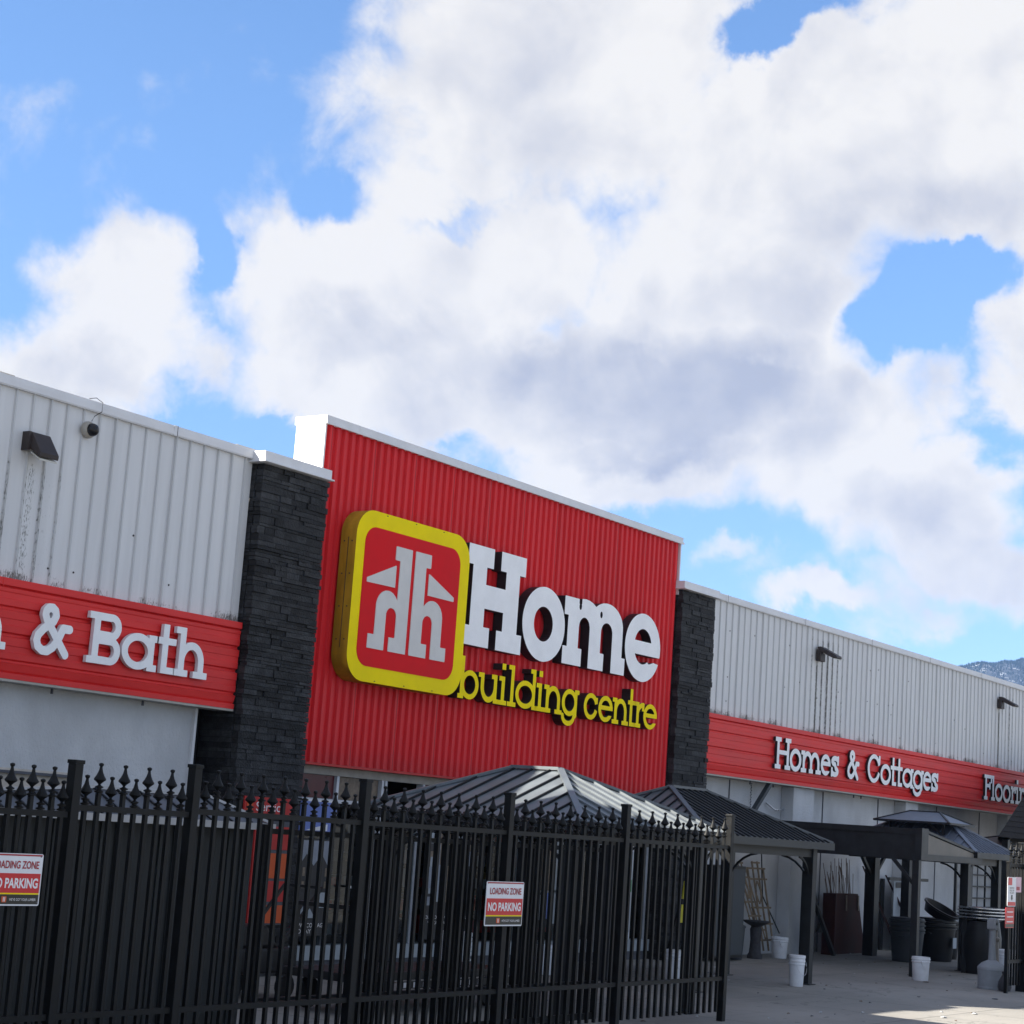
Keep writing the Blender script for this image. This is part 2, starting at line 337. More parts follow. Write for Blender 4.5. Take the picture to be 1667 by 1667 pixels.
# ------------------------------------------------------------------ mesh helpers
class MB:
    def __init__(s): s.v = []; s.f = []; s.mi = []; s.sm = []
    def add(s, vs, fs, mi=0, smooth=False):
        b = len(s.v); s.v += [tuple(x) for x in vs]; s.f += [tuple(b + i for i in f) for f in fs]; s.mi += [mi] * len(fs); s.sm += [smooth] * len(fs); return s
    def box(s, x0, x1, y0, y1, z0, z1, mi=0):
        vs = [(x, y, z) for x in (x0, x1) for y in (y0, y1) for z in (z0, z1)]
        return s.add(vs, [(0, 1, 3, 2), (4, 6, 7, 5), (0, 4, 5, 1), (2, 3, 7, 6), (0, 2, 6, 4), (1, 5, 7, 3)], mi)
    def bar(s, p, q, w, h=None, up=(0, 0, 1), mi=0, taper=1.):
        p, q = Vector(p), Vector(q); h = h or w; d = (q - p).normalized(); u = Vector(up)
        if abs(d.dot(u)) > .98: u = Vector((0, 1, 0))
        a = d.cross(u).normalized(); b = a.cross(d)
        vs = []
        for c, k in ((p, 1.), (q, taper)):
            for i, j in ((-1, -1), (1, -1), (1, 1), (-1, 1)): vs.append(c + a * (w * k * i / 2) + b * (h * k * j / 2))
        return s.add(vs, [(0, 3, 2, 1), (4, 5, 6, 7), (0, 1, 5, 4), (1, 2, 6, 5), (2, 3, 7, 6), (3, 0, 4, 7)], mi)
    def tube(s, pts, r, n=8, mi=0, cap=True):
        pts = [Vector(p) for p in pts]; rs = r if isinstance(r, (list, tuple)) else [r] * len(pts); vs = []; fs = []
        for i, p in enumerate(pts):
            d = (pts[min(i + 1, len(pts) - 1)] - pts[max(i - 1, 0)]).normalized()
            u = Vector((0, 0, 1)) if abs(d.z) < .9 else Vector((1, 0, 0))
            a = d.cross(u).normalized(); b = a.cross(d)
            for k in range(n):
                t = 2 * math.pi * k / n; vs.append(p + (a * math.cos(t) + b * math.sin(t)) * rs[i])
        for i in range(len(pts) - 1):
            for k in range(n): fs.append((i * n + k, i * n + (k + 1) % n, (i + 1) * n + (k + 1) % n, (i + 1) * n + k))
        if cap: fs.append(tuple(range(n))[::-1]); fs.append(tuple((len(pts) - 1) * n + k for k in range(n)))
        return s.add(vs, fs, mi, True)
    def lathe(s, cx, cy, prof, n=24, mi=0, ell=1., smooth=True, z0=0.):
        vs = []; fs = []
        for r, z in prof:
            for k in range(n):
                t = 2 * math.pi * (k + .5) / n; vs.append((cx + r * math.cos(t), cy + r * math.sin(t) * ell, z + z0))
        for i in range(len(prof) - 1):
            for k in range(n): fs.append((i * n + k, i * n + (k + 1) % n, (i + 1) * n + (k + 1) % n, (i + 1) * n + k))
        fs.append(tuple(range(n))[::-1]); fs.append(tuple((len(prof) - 1) * n + k for k in range(n)))
        return s.add(vs, fs, mi, smooth)
    def prism(s, pts, y0, y1, mi=0, axis='y', side=None):
        """polygon in (x,z) extruded along y (or (y,z) along x, (x,y) along z)"""
        n = len(pts)
        f = {'y': lambda a, b, c: (a, c, b), 'x': lambda a, b, c: (c, a, b), 'z': lambda a, b, c: (a, b, c)}[axis]
        vs = [f(a, b, y0) for a, b in pts] + [f(a, b, y1) for a, b in pts]
        s.add(vs, [tuple(range(n)), tuple(range(n, 2 * n))[::-1]], mi)
        b = len(s.v) - 2 * n
        for i in range(n):
            j = (i + 1) % n; s.f.append((b + i, b + n + i, b + n + j, b + j)); s.mi.append(mi if side is None else side); s.sm.append(False)
        return s
    def slab(s, pts, t, mi=0):
        """3-D polygon thickened downwards by t"""
        n = len(pts); vs = [tuple(p) for p in pts] + [(p[0], p[1], p[2] - t) for p in pts]
        fs = [tuple(range(n)), tuple(range(n, 2 * n))[::-1]] + [(i, n + i, n + (i + 1) % n, (i + 1) % n) for i in range(n)]
        return s.add(vs, fs, mi)
    def build(s, name, mats, parent=None, bevel=0.):
        me = bpy.data.meshes.new(name)
        off = Vector((0, 0, 0)); q = parent
        while q is not None: off += q.location; q = q.parent
        me.from_pydata([tuple(Vector(v) - off) for v in s.v], [], s.f)
        if not isinstance(mats, (list, tuple)): mats = [mats]
        for a in mats: me.materials.append(M[a] if isinstance(a, str) else a)
        me.polygons.foreach_set('material_index', s.mi); me.polygons.foreach_set('use_smooth', s.sm)
        bm = bmesh.new(); bm.from_mesh(me)
        bmesh.ops.recalc_face_normals(bm, faces=bm.faces)
        if bevel:
            es = [e for e in bm.edges if len(e.link_faces) == 2 and e.calc_face_angle(0) > .6]
            bmesh.ops.bevel(bm, geom=es, offset=bevel, segments=2, affect='EDGES', profile=.6, clamp_overlap=True)
        bm.to_mesh(me); bm.free(); me.update()
        if any(s.sm):
            try: me.set_sharp_from_angle(angle=R(38))
            except Exception: pass
        o = bpy.data.objects.new(name, me); col.objects.link(o)
        if parent is not None: o.parent = parent
        return o


def thing(name, label, cat, loc=(0, 0, 0), group=None):
    o = bpy.data.objects.new(name, None); col.objects.link(o); o.location = loc; o.empty_display_size = .2
    o['label'] = label; o['category'] = cat
    if group: o['group'] = group
    return o


def tag(o, label, cat, group=None):
    o['label'] = label; o['category'] = cat
    if group: o['group'] = group
    return o


def struct(o): o['kind'] = 'structure'; return o


def text_part(s, x0, x1, z0, z1, y, material, parent, name='lettering', bold=.012, vertical=False, thick=.0015):
    cu = bpy.data.curves.new('t', 'FONT'); cu.body = s; cu.size = 1; cu.offset = bold; cu.extrude = 0
    o = bpy.data.objects.new('t', cu); col.objects.link(o)
    dg = bpy.context.evaluated_depsgraph_get(); me = o.evaluated_get(dg).to_mesh()
    vs = np.array([v.co[:] for v in me.vertices]); fs = [tuple(p.vertices) for p in me.polygons]
    o.evaluated_get(dg).to_mesh_clear(); bpy.data.objects.remove(o); bpy.data.curves.remove(cu)
    lo, hi = vs[:, :2].min(0), vs[:, :2].max(0)
    u = (vs[:, 0] - lo[0]) / (hi[0] - lo[0]); w = (vs[:, 1] - lo[1]) / (hi[1] - lo[1])
    if vertical: u, w = 1 - w, u
    P = [(x0 + a * (x1 - x0), y, z0 + b * (z1 - z0)) for a, b in zip(u, w)]
    mb = MB(); mb.add(P, fs)
    return mb.build(name, material, parent)


# --- glyphs: union/difference of shapes as distance fields, contoured into one clean outline
def fbox(x0, x1, z0, z1): return lambda X, Z: np.maximum(np.maximum(x0 - X, X - x1), np.maximum(z0 - Z, Z - z1))
def fell(cx, cz, a, b): return lambda X, Z: (np.sqrt(((X - cx) / a) ** 2 + ((Z - cz) / b) ** 2) - 1) * min(a, b)
def fstroke(pts, w):
    def f(X, Z):
        d = np.full(X.shape, 9.)
        for (ax, az), (bx, bz_) in zip(pts, pts[1:]):
            vx, vz = bx - ax, bz_ - az; t = np.clip(((X - ax) * vx + (Z - az) * vz) / (vx * vx + vz * vz + 1e-9), 0, 1)
            d = np.minimum(d, np.hypot(X - ax - t * vx, Z - az - t * vz))
        return d - w / 2
    return f
def fpoly(pts):
    def f(X, Z):
        d = np.full(X.shape, 9.); ins = np.zeros(X.shape, bool); n = len(pts)
        for i in range(n):
            (ax, az), (bx, bz_) = pts[i], pts[(i + 1) % n]
            vx, vz = bx - ax, bz_ - az; t = np.clip(((X - ax) * vx + (Z - az) * vz) / (vx * vx + vz * vz + 1e-9), 0, 1)
            d = np.minimum(d, np.hypot(X - ax - t * vx, Z - az - t * vz))
            c = ((az > Z) != (bz_ > Z)) & (X < vx * (Z - az) / ((vz if abs(vz) > 1e-9 else 1e-9)) + ax); ins ^= c
        return np.where(ins, -d, d)
    return f
def U(*fs): return lambda X, Z: np.minimum.reduce([f(X, Z) for f in fs])
def D(a, *bs): return lambda X, Z: np.maximum.reduce([a(X, Z)] + [-b(X, Z) for b in bs])
def I(*fs): return lambda X, Z: np.maximum.reduce([f(X, Z) for f in fs])


def contour(f, x0, x1, z0, z1, h):
    xs = np.arange(x0 - 2 * h, x1 + 3 * h, h); zs = np.arange(z0 - 2 * h, z1 + 3 * h, h)
    X, Z = np.meshgrid(xs, zs, indexing='ij'); V = f(X, Z) + 1e-7
    S = V < 0
    k = S[:-1, :-1].astype(int) + S[1:, :-1] * 2 + S[1:, 1:] * 4 + S[:-1, 1:] * 8
    seg = {}
    E = {0: lambda i, j: ((i, j), (i + 1, j)), 1: lambda i, j: ((i + 1, j), (i + 1, j + 1)), 2: lambda i, j: ((i, j + 1), (i + 1, j + 1)), 3: lambda i, j: ((i, j), (i, j + 1))}
    T = {1: [(3, 0)], 2: [(0, 1)], 3: [(3, 1)], 4: [(1, 2)], 5: [(3, 2), (1, 0)], 6: [(0, 2)], 7: [(3, 2)], 8: [(2, 3)], 9: [(2, 0)], 10: [(0, 3), (2, 1)], 11: [(2, 1)], 12: [(1, 3)], 13: [(1, 0)], 14: [(0, 3)]}
    for i, j in np.argwhere((k > 0) & (k < 15)):
        for a, b in T[int(k[i, j])]: seg[E[a](i, j)] = E[b](i, j)
    def P(e):
        (a, b), (c, d) = e; v0, v1 = V[a, b], V[c, d]; t = v0 / (v0 - v1)
        return (xs[a] + (xs[c] - xs[a]) * t, zs[b] + (zs[d] - zs[b]) * t)
    loops = []
    while seg:
        s0 = next(iter(seg)); lp = []; e = s0
        while e in seg:
            lp.append(P(e)); e = seg.pop(e)
        if len(lp) > 6: loops.append(simplify(lp, h * .22))
    return loops


def simplify(p, tol):
    p = np.array(p)
    def dp(a, b):
        if b <= a + 1: return []
        A, B = p[a], p[b % len(p)]; v = B - A; L = np.hypot(*v) + 1e-12
        q = p[a + 1:b]; d = np.abs(v[0] * (q[:, 1] - A[1]) - v[1] * (q[:, 0] - A[0])) / L
        i = int(d.argmax())
        if d[i] < tol: return []
        i += a + 1
        return dp(a, i) + [i] + dp(i, b)
    n = len(p); far = int(((p - p[0]) ** 2).sum(1).argmax())
    idx = [0] + dp(0, far) + [far] + dp(far, n)
    return [tuple(p[i]) for i in idx]


def glyph_part(f, x0, x1, z0, z1, yf, yb, mats, parent, name='letter', h=None):
    loops = contour(f, x0, x1, z0, z1, h or (z1 - z0) / 110)
    cu = bpy.data.curves.new('c', 'CURVE'); cu.dimensions = '2D'; cu.fill_mode = 'BOTH'; cu.extrude = (yb - yf) / 2
    for lp in loops:
        sp = cu.splines.new('POLY'); sp.points.add(len(lp) - 1)
        for q, (a, b) in zip(sp.points, lp): q.co = (a, b, 0, 1)
        sp.use_cyclic_u = True
    o = bpy.data.objects.new('c', cu); col.objects.link(o)
    dg = bpy.context.evaluated_depsgraph_get(); me = o.evaluated_get(dg).to_mesh()
    mb = MB(); vs = [(v.co.x, (yf + yb) / 2 - v.co.z, v.co.y) for v in me.vertices]
    for p in me.polygons:
        mb.f.append(tuple(p.vertices)); mb.mi.append(0 if p.normal.z > .9 else 1); mb.sm.append(False)
    mb.v = vs
    o.evaluated_get(dg).to_mesh_clear(); bpy.data.objects.remove(o); bpy.data.curves.remove(cu)
    return mb.build(name, mats, parent)


def G_light(ch, x0, x1, b, xh, asc, w, s):
    """slab-serif letter filling x0..x1 on baseline b; xh = x-height, asc = ascender height, w = stroke, s = serif thickness"""
    W = x1 - x0; t = b + xh; T = b + asc; k = w * .75; cx = (x0 + x1) / 2
    def arch(xa, xb, top, wt=w):      # n-shaped arch joining at xa..xb, legs down to baseline
        ro = (xb - xa) / 2; ri = ro - wt; rz = min(ro * 1.1, xh * .6)
        o = U(I(fell((xa + xb) / 2, top - rz, ro, rz), fbox(xa, xb, top - rz, top)), fbox(xa, xb, b, top - rz))
        i = U(I(fell((xa + xb) / 2, top - rz, ri, rz - wt * .95), fbox(xa + wt, xb - wt, top - rz, top)), fbox(xa + wt, xb - wt, b - 1, top - rz + .0005))
        return D(o, i)
    if ch in 'oO': return D(fell(cx, b + xh / 2, W / 2, xh / 2 + w * .1), fell(cx, b + xh / 2, W / 2 - w, xh / 2 - w * .85))
    if ch == 'b': return U(fbox(x0 + k * .8, x0 + k * .8 + w, b, T), fbox(x0, x0 + k * .8 + w, T - s, T), fbox(x0, x0 + k + w, b, b + s),
                           D(fell((x0 + k + x1) / 2, b + xh / 2, (x1 - x0 - k) / 2, xh / 2), fell((x0 + k + x1) / 2, b + xh / 2, (x1 - x0 - k) / 2 - w, xh / 2 - w * .9)))
    if ch in 'dag':
        xr = x1 - k * .8
        bowl = D(fell((x0 + xr) / 2, b + xh / 2, (xr - x0) / 2, xh / 2), fell((x0 + xr) / 2, b + xh / 2, (xr - x0) / 2 - w, xh / 2 - w * .9))
        if ch == 'd': return U(bowl, fbox(xr - w, xr, b, T), fbox(xr - w - k, xr, T - s, T), fbox(xr - w, x1, b, b + s))
        if ch == 'a': return U(bowl, fbox(xr - w, xr, b, t), fbox(xr - w, x1, t - s, t), fbox(xr - w, x1, b, b + s))
        dz = b - xh * .34; pts = [(xr - w / 2, t - w), (xr - w / 2, b + .02)]
        for a in range(0, 190, 15): pts.append(((x0 + xr - w) / 2 + w * .25 + ((xr - x0) / 2 - w * .75) * math.cos(R(a)), b - (b - dz) * math.sin(R(a)) * .8))
        return U(bowl, fbox(xr - w, x1, t - s, t), fstroke(pts, w * .92))
    if ch in 'nh':
        a = [fbox(x0 + k, x0 + k + w, b, T if ch == 'h' else t), fbox(x0, x0 + 2 * k + w, b, b + s), fbox(x1 - 2 * k - w, x1, b, b + s)]
        a.append(fbox(x0, x0 + k + w, (T if ch == 'h' else t) - s, T if ch == 'h' else t))
        return U(arch(x0 + k, x1 - k, t), *a)
    if ch == 'm':
        xm = (x0 + x1) / 2
        return U(arch(x0 + k, xm + w / 2, t), arch(xm - w / 2, x1 - k, t), fbox(x0 + k, x0 + k + w, b, t), fbox(x0, x0 + k + w, t - s, t),
                 fbox(x0, x0 + 2 * k + w, b, b + s), fbox(xm - w / 2 - k * .6, xm + w / 2 + k * .6, b, b + s), fbox(x1 - 2 * k - w, x1, b, b + s))
    if ch == 'u':
        xa, xb = x0 + k, x1 - k; ro = (xb - xa) / 2; rz = ro * 1.1
        o = U(I(fell((xa + xb) / 2, b + rz, ro, rz), fbox(xa, xb, b, b + rz)), fbox(xa, xb, b + rz, t))
        i = U(I(fell((xa + xb) / 2, b + rz, ro - w, rz - w), fbox(xa + w, xb - w, b, b + rz)), fbox(xa + w, xb - w, b + rz - .0005, t + 1))
        return U(D(o, i), fbox(x0, x0 + k + w, t - s, t), fbox(xb - w, xb, b, t), fbox(xb - w - k, xb, t - s, t), fbox(xb - w, x1, b, b + s))
    if ch == 'i': return U(fbox(cx - w / 2, cx + w / 2, b, t), fbox(x0, cx + w / 2, t - s, t), fbox(x0, x1, b, b + s), fbox(cx - w * .6, cx + w * .6, T - w * 1.1, T))
    if ch == 'l': return U(fbox(cx - w / 2, cx + w / 2, b, T), fbox(x0, cx + w / 2, T - s, T), fbox(x0, x1, b, b + s))
    if ch == 't': return U(fbox(cx - w * .7, cx + w * .3, b, T), fbox(x0, x1, t - s, t), fbox(cx - w * .7, x1, b, b + s))
    if ch == 'r':
        pts = [(x0 + k + w / 2, t - xh * .42)] + [(x0 + k + w / 2 + (x1 - x0 - k - w) * (1 - math.cos(R(a))) , t - w / 2 - xh * .37 * (1 - math.sin(R(a)))) for a in range(20, 91, 14)]
        return U(fbox(x0 + k, x0 + k + w, b, t), fbox(x0, x0 + k + w, t - s, t), fbox(x0, x0 + 2 * k + w, b, b + s), fstroke(pts, w), fbox(x1 - w * .9, x1, t - w * 1.7, t - w * .1))
    if ch == 'e':
        ring = D(fell(cx, b + xh / 2, W / 2, xh / 2), fell(cx, b + xh / 2, W / 2 - w, xh / 2 - w * .9))
        zb = b + xh * .46
        return U(D(ring, fbox(cx + W * .12, x1 + 1, zb - s * 1.2, zb)), I(fbox(x0 + w * .5, x1, zb, zb + s), fell(cx, b + xh / 2, W / 2, xh / 2)))
    if ch in 'cC':
        zc = b + (xh if ch == 'c' else asc) / 2; rz = (xh if ch == 'c' else asc) / 2
        ring = D(fell(cx, zc, W / 2, rz), fell(cx, zc, W / 2 - w, rz - w * .9))
        c = D(ring, fpoly([(cx + W * .1, zc), (x1 + W, zc + rz * 1.15), (x1 + W, zc - rz * 1.15)]))
        return U(c, fbox(x1 - w * .95, x1 - w * .1, zc + rz * .35, zc + rz * .95)) if ch == 'C' else U(c, fbox(x1 - w * 1.1, x1 - w * .1, zc + rz * .25, zc + rz * .72))
    if ch == 's':
        pts = []
        for a in range(30, 271, 20): pts.append((cx + (W / 2 - w / 2) * math.cos(R(a)), b + xh * .74 - w * .0 + (xh * .26 - w / 2) * math.sin(R(a))))
        for a in range(70, -151, -20): pts.append((cx + (W / 2 - w / 2) * math.cos(R(a)), b + xh * .26 + (xh * .26 - w / 2) * math.sin(R(a))))
        return U(fstroke(pts, w), fbox(x1 - w * .8, x1, t - w * 1.9, t), fbox(x0, x0 + w * .8, b, b + w * 1.9))
    if ch == '&':
        P = [(.93, .02), (.30, .70), (.25, .80), (.27, .89), (.34, .95), (.44, .955), (.53, .90), (.56, .80), (.50, .68), (.24, .50), (.10, .36), (.07, .24), (.12, .12), (.25, .05), (.40, .05), (.55, .14), (.70, .34), (.80, .56), (.99, .56)]
        q = [(x0 + w / 2 + (W - w) * a, b + w * .3 + (asc - w * .55) * c) for a, c in P]
        return fstroke(q, w)
    if ch == 'H':
        f = (x1 - x0) * .22
        return U(fbox(x0 + k, x0 + k + w, b, T), fbox(x1 - k - w, x1 - k, b, T), fbox(x0 + k, x1 - k, b + asc * .46, b + asc * .46 + s),
                 *[fbox(a, c, z, z + s) for a, c in ((x0, x0 + 2 * k + w), (x1 - 2 * k - w, x1)) for z in (b, T - s)])
    if ch == 'B':
        up = D(U(fbox(x0 + k, x1 - asc * .26, b + asc * .48, T), fell(x1 - asc * .28, b + asc * .74, asc * .26, asc * .26)), U(fbox(x0 + k + w, x1 - asc * .26, b + asc * .48 + w, T - w * .9), I(fell(x1 - asc * .28, b + asc * .745, asc * .26 - w, asc * .26 - w * .9), fbox(x0, x1, b, T))))
        lo = D(U(fbox(x0 + k, x1 - asc * .27, b, b + asc * .54), fell(x1 - asc * .265, b + asc * .27, asc * .265, asc * .27)), U(fbox(x0 + k + w, x1 - asc * .27, b + w * .9, b + asc * .54 - w * .9), fell(x1 - asc * .265, b + asc * .27, asc * .265 - w, asc * .27 - w * .9)))
        return U(D(up, fbox(-99, 99, -99, b + asc * .48)), lo, fbox(x0 + k, x0 + k + w, b, T), fbox(x0, x0 + k + w, T - s, T), fbox(x0, x0 + k + w, b, b + s))
    if ch == 'F':
        return U(fbox(x0 + k, x0 + k + w, b, T), fbox(x0, x1, T - s, T), fbox(x0, x0 + 2 * k + w, b, b + s), fbox(x0 + k, x1 - w, b + asc * .5, b + asc * .5 + s), fbox(x1 - s, x1, T - s * 2.3, T), fbox(x1 - w - s, x1 - w, b + asc * .42, b + asc * .58 + s))
    raise ValueError(ch)


def letters(root, spec, b, xh, asc, w, s, yf, yb, mats):
    for ch, a, c in spec:
        glyph_part(G_light(ch, a, c, b, xh, asc, w, s), a - .02, c + .02, b - xh * .4, b + asc + .02, yf, yb, mats, root, 'letter', h=(asc) / 95)


# ================================================================== SETTING
mb = MB(); mb.add([(-3000, -3000, 0), (5000, -3000, 0), (5000, 4000, 0), (-3000, 4000, 0)], [(0, 1, 2, 3)])
gr = struct(mb.build('ground', 'ground'))

# far hill with forest
mb = MB(); nx, ny = 90, 26
RG = [(2150, 860, 150), (2330, 885, 236), (2480, 900, 266), (2600, 900, 281), (2714, 905, 298), (2860, 925, 314), (3000, 940, 325)]
def ridge(u):
    f = u * (len(RG) - 1); i = min(int(f), len(RG) - 2); f -= i
    return [RG[i][k] * (1 - f) + RG[i + 1][k] * f for k in range(3)]
HP = []
for i in range(nx):
    X_, Y_, Z_ = ridge(i / (nx - 1)); row = []
    for j in range(ny):
        v = j / (ny - 1); w = 1 - (1 - v) ** 1.7
        row.append((X_ - 420 * (1 - v), Y_ - 330 * (1 - v), Z_ * w + (.8 * math.sin(i * 1.7 + j * 2.3) + 1.5 * math.sin(i * .5 - j * .9)) * min(v, .9)))
    HP.append(row)
vs = [p for r_ in HP for p in r_]
mb.add(vs, [(i * ny + j, (i + 1) * ny + j, (i + 1) * ny + j + 1, i * ny + j + 1) for i in range(nx - 1) for j in range(ny - 1)], 0, True)
struct(mb.build('hill', 'hill'))
mb = MB()
for _ in range(7000):
    i = random.random() * (nx - 2); j = (1 - random.random() ** 1.7 * .75) * (ny - 1.01)
    a, b2 = int(i), int(j); p = Vector(HP[a][b2]).lerp(Vector(HP[a + 1][b2]), i - a).lerp(Vector(HP[a][min(b2 + 1, ny - 1)]), j - b2)
    h_ = random.uniform(2.2, 4.6); r_ = h_ * .2
    mb.add([(p.x + r_ * math.cos(t), p.y + r_ * math.sin(t), p.z - 1) for t in (0, 1.57, 3.14, 4.71)] + [(p.x, p.y, p.z + h_)], [(0, 1, 4), (1, 2, 4), (2, 3, 4), (3, 0, 4)])
fo = mb.build('hillside_forest', 'forest'); fo['kind'] = 'stuff'

# ================================================================== STORE BUILDING
ST = thing('store_building', 'long single-storey hardware store with white metal siding, red fascia and tall red sign wall', 'building', (21.5, 0, 0))
FX, FZ = 60., 5.93

def ribbed(x0, x1, z0, z1, prof, parent, name, m_, y=0.):
    pts = [p for p in prof if x0 < p[0] < x1]; pts = [(x0, y)] + pts + [(x1, y)]
    vs = []; fs = []
    for i, (a, c) in enumerate(pts): vs += [(a, c, z0), (a, c, z1)]
    for i in range(len(pts) - 1): fs.append((2 * i, 2 * i + 2, 2 * i + 3, 2 * i + 1))
    mb = MB(); mb.add(vs, fs)
    mb.box(x0, x1, y + .001, y + .03, z0, z1)
    return mb, name, m_, parent

def siding_prof(a, b, seam0):
    P = []; p = .228; i = 0; x = a
    n0 = math.floor((a) / p)
    k = n0
    while k * p < b:
        x = k * p; d = .020 if k % 4 else .028
        P += [(x - .016, 0.), (x - .009, -d), (x + .009, -d), (x + .013, -.0)]
        if k % 4 == 0: P += [(x + .017, .010), (x + .023, .010), (x + .027, 0)]
        k += 1
    return P

for x0, x1, nm in ((10.95, 15.86, 'siding'), (27.2, FX, 'siding')):
    mb, *_ = ribbed(x0, x1, 3.93, 5.84, siding_prof(x0, x1, 0), ST, nm, 'siding')
    mb.build('siding', 'siding', ST)
    mb = MB(); mb.box(x0, x1, -.045, .35, 5.82, 5.93); mb.box(x0, x1, -.052, -.046, 5.83, 5.895)
    x = x0 + .5
    while x < x1: mb.box(x, x + .05, -.055, -.053, 5.818, 5.932); x += 3.05
    mb.build('coping', 'trim', ST, .006)
    mb = MB(); x = x0 + .552
    while x < x1: mb.box(x, x + .006, -.0565, -.0525, 5.818, 5.934); x += 3.05
    mb.build('coping_joint', 'bulkhead', ST)
    # screws
    mb = MB()
    for k in range(int((x1 - x0) * 1.8)):
        a = random.uniform(x0 + .1, x1 - .1); z = random.choice([5.35, 4.75, 4.6, 4.15]) + random.uniform(-.05, .05)
        mb.lathe(a, 0, [(.012, 0), (.008, .008)], 6)
        for q in range(len(mb.v) - 12, len(mb.v)):
            vx, vy, vz = mb.v[q]; mb.v[q] = (vx, -vz - .003, vy + z)
    mb.build('screws', 'lichen', ST)

# red fascia bands : horizontal ribbed steel
FP = [(2.95, .0), (2.95, -.07), (3.005, -.07), (3.01, -.045), (3.03, -.06), (3.10, -.078), (3.11, -.045), (3.13, -.045), (3.145, -.07), (3.205, -.072), (3.21, -.066), (3.27, -.066), (3.275, -.072), (3.355, -.074), (3.365, -.04), (3.39, -.04), (3.405, -.07), (3.47, -.072), (3.475, -.066), (3.535, -.066), (3.54, -.072),
      (3.615, -.076), (3.625, -.04), (3.65, -.04), (3.665, -.07), (3.73, -.072), (3.735, -.066), (3.79, -.066), (3.80, -.072), (3.835, -.074), (3.845, -.05), (3.86, -.085), (3.93, -.085), (3.935, 0.)]
for x0, x1 in ((10.95, 15.855), (27.2, FX)):
    vs = [(x, y, z) for x in (x0, x1) for z, y in FP]; n = len(FP)
    mb = MB(); mb.add(vs, [(i, n + i, n + i + 1, i + 1) for i in range(n - 1)] + [tuple(range(n)), tuple(range(n, 2 * n))[::-1]])
    x = x0 + 1.4
    while x < x1 - 1: mb.box(x, x + .008, -.088, -.080, 3.845, 3.93); x += 2.9
    mb.build('fascia_band', 'band', ST)
    mb = MB(); mb.box(x0, x1, -.068, .2, 2.925, 2.948); mb.build('soffit', 'alu', ST)
# lower walls
mb = MB(); mb.box(8, 15.50, .21, .5, 0, 2.93); mb.build('lower_wall', 'stucco', ST)
mb = MB(); mb.box(15.50, 15.54, .17, .5, 0, 2.93); mb.build('corner_trim', 'trim', ST)
mb = MB(); mb.box(15.55, 17.04, .45, .6, 0, 5.5); mb.build('recess_wall', 'mortar', ST)
mb = MB(); mb.box(27.2, FX, .30, .6, 0, 2.93)
mb.build('lower_wall', 'stucco', ST)
mb = MB()
for x in (28.8, 32.62, 35.24, 38.4, 41.0, 44.0): mb.box(x, x + .025, .285, .2975, 0, 2.92)
mb.build('wall_joint', 'bulkhead', ST)
mb = MB()
for q in range(34): mb.box(29.62 + .02 * (q % 2), 29.645 + .02 * (q % 2), .29, .2975, 1.9 + q * .03, 1.918 + q * .03)
mb.build('perforated_joint', 'bulkhead', ST)
for a, b in ((30.85, 31.72), (36.1, 36.75), (42.2, 42.9)):
    mb = MB(); mb.box(a, b, .05, .297, 0, 2.92); mb.build('pilaster', 'stucco', ST, .01)
# screws hanging from the band
mb = MB()
for x in (12.2, 13.3, 14.6, 29.2, 30.1, 33.6, 33.95): mb.bar((x, .1, 2.93), (x, .1, 2.87), .02)
mb.build('bolt_ends', 'bulkhead', ST)

# stone pillars
def stone_pillar(x0, x1, yf, z1):
    mb = MB(); mb.box(x0 + .03, x1 - .03, yf + .03, .45, 0, z1, 1)
    z = 0.
    while z < z1 - .01:
        h = min(random.choice([.035, .045, .05, .06, .075, .09]), z1 - z)
        x = x0 + random.uniform(-.012, .012)
        while x < x1 - .02:
            w = random.uniform(.12, .46)
            if x + w > x1 - .1: w = x1 - x + random.uniform(-.012, .012)
            j = random.uniform(-.016, .012)
            hh = h
            mb.box(x + .002, x + w - .003, yf + j, yf + .1, z + .002, z + hh - .0035, 0); x += w
        for xs, sg in ((x0, -1), (x1, 1)):
            y = yf + .012
            while y < .4:
                w = random.uniform(.12, .4); j = random.uniform(-.012, .01)
                if sg < 0: mb.box(xs + j, xs + .05, y + .1 * (y < yf + .02), min(y + w, .44), z + .002, z + h - .004, 0)
                else: mb.box(xs - .05, xs - j, y + .1 * (y < yf + .02), min(y + w, .44), z + .002, z + h - .004, 0)
                y += w + .004
        z += h
    return mb.build('stone_pillar', ['stone', 'mortar'], ST)

stone_pillar(15.88, 17.06, -.165, 5.78)
stone_pillar(26.06, 27.18, -.12, 5.80)
for x0, x1, yf in ((15.81, 17.02, -.235), (25.98, 27.2, -.19)):
    mb = MB(); mb.box(x0, x1, yf, .42, 5.80, 5.915); mb.box(x0 - .02, x1 + .03, yf - .025, .43, 5.785, 5.805)
    mb.build('pillar_cap', 'trim', ST, .006)

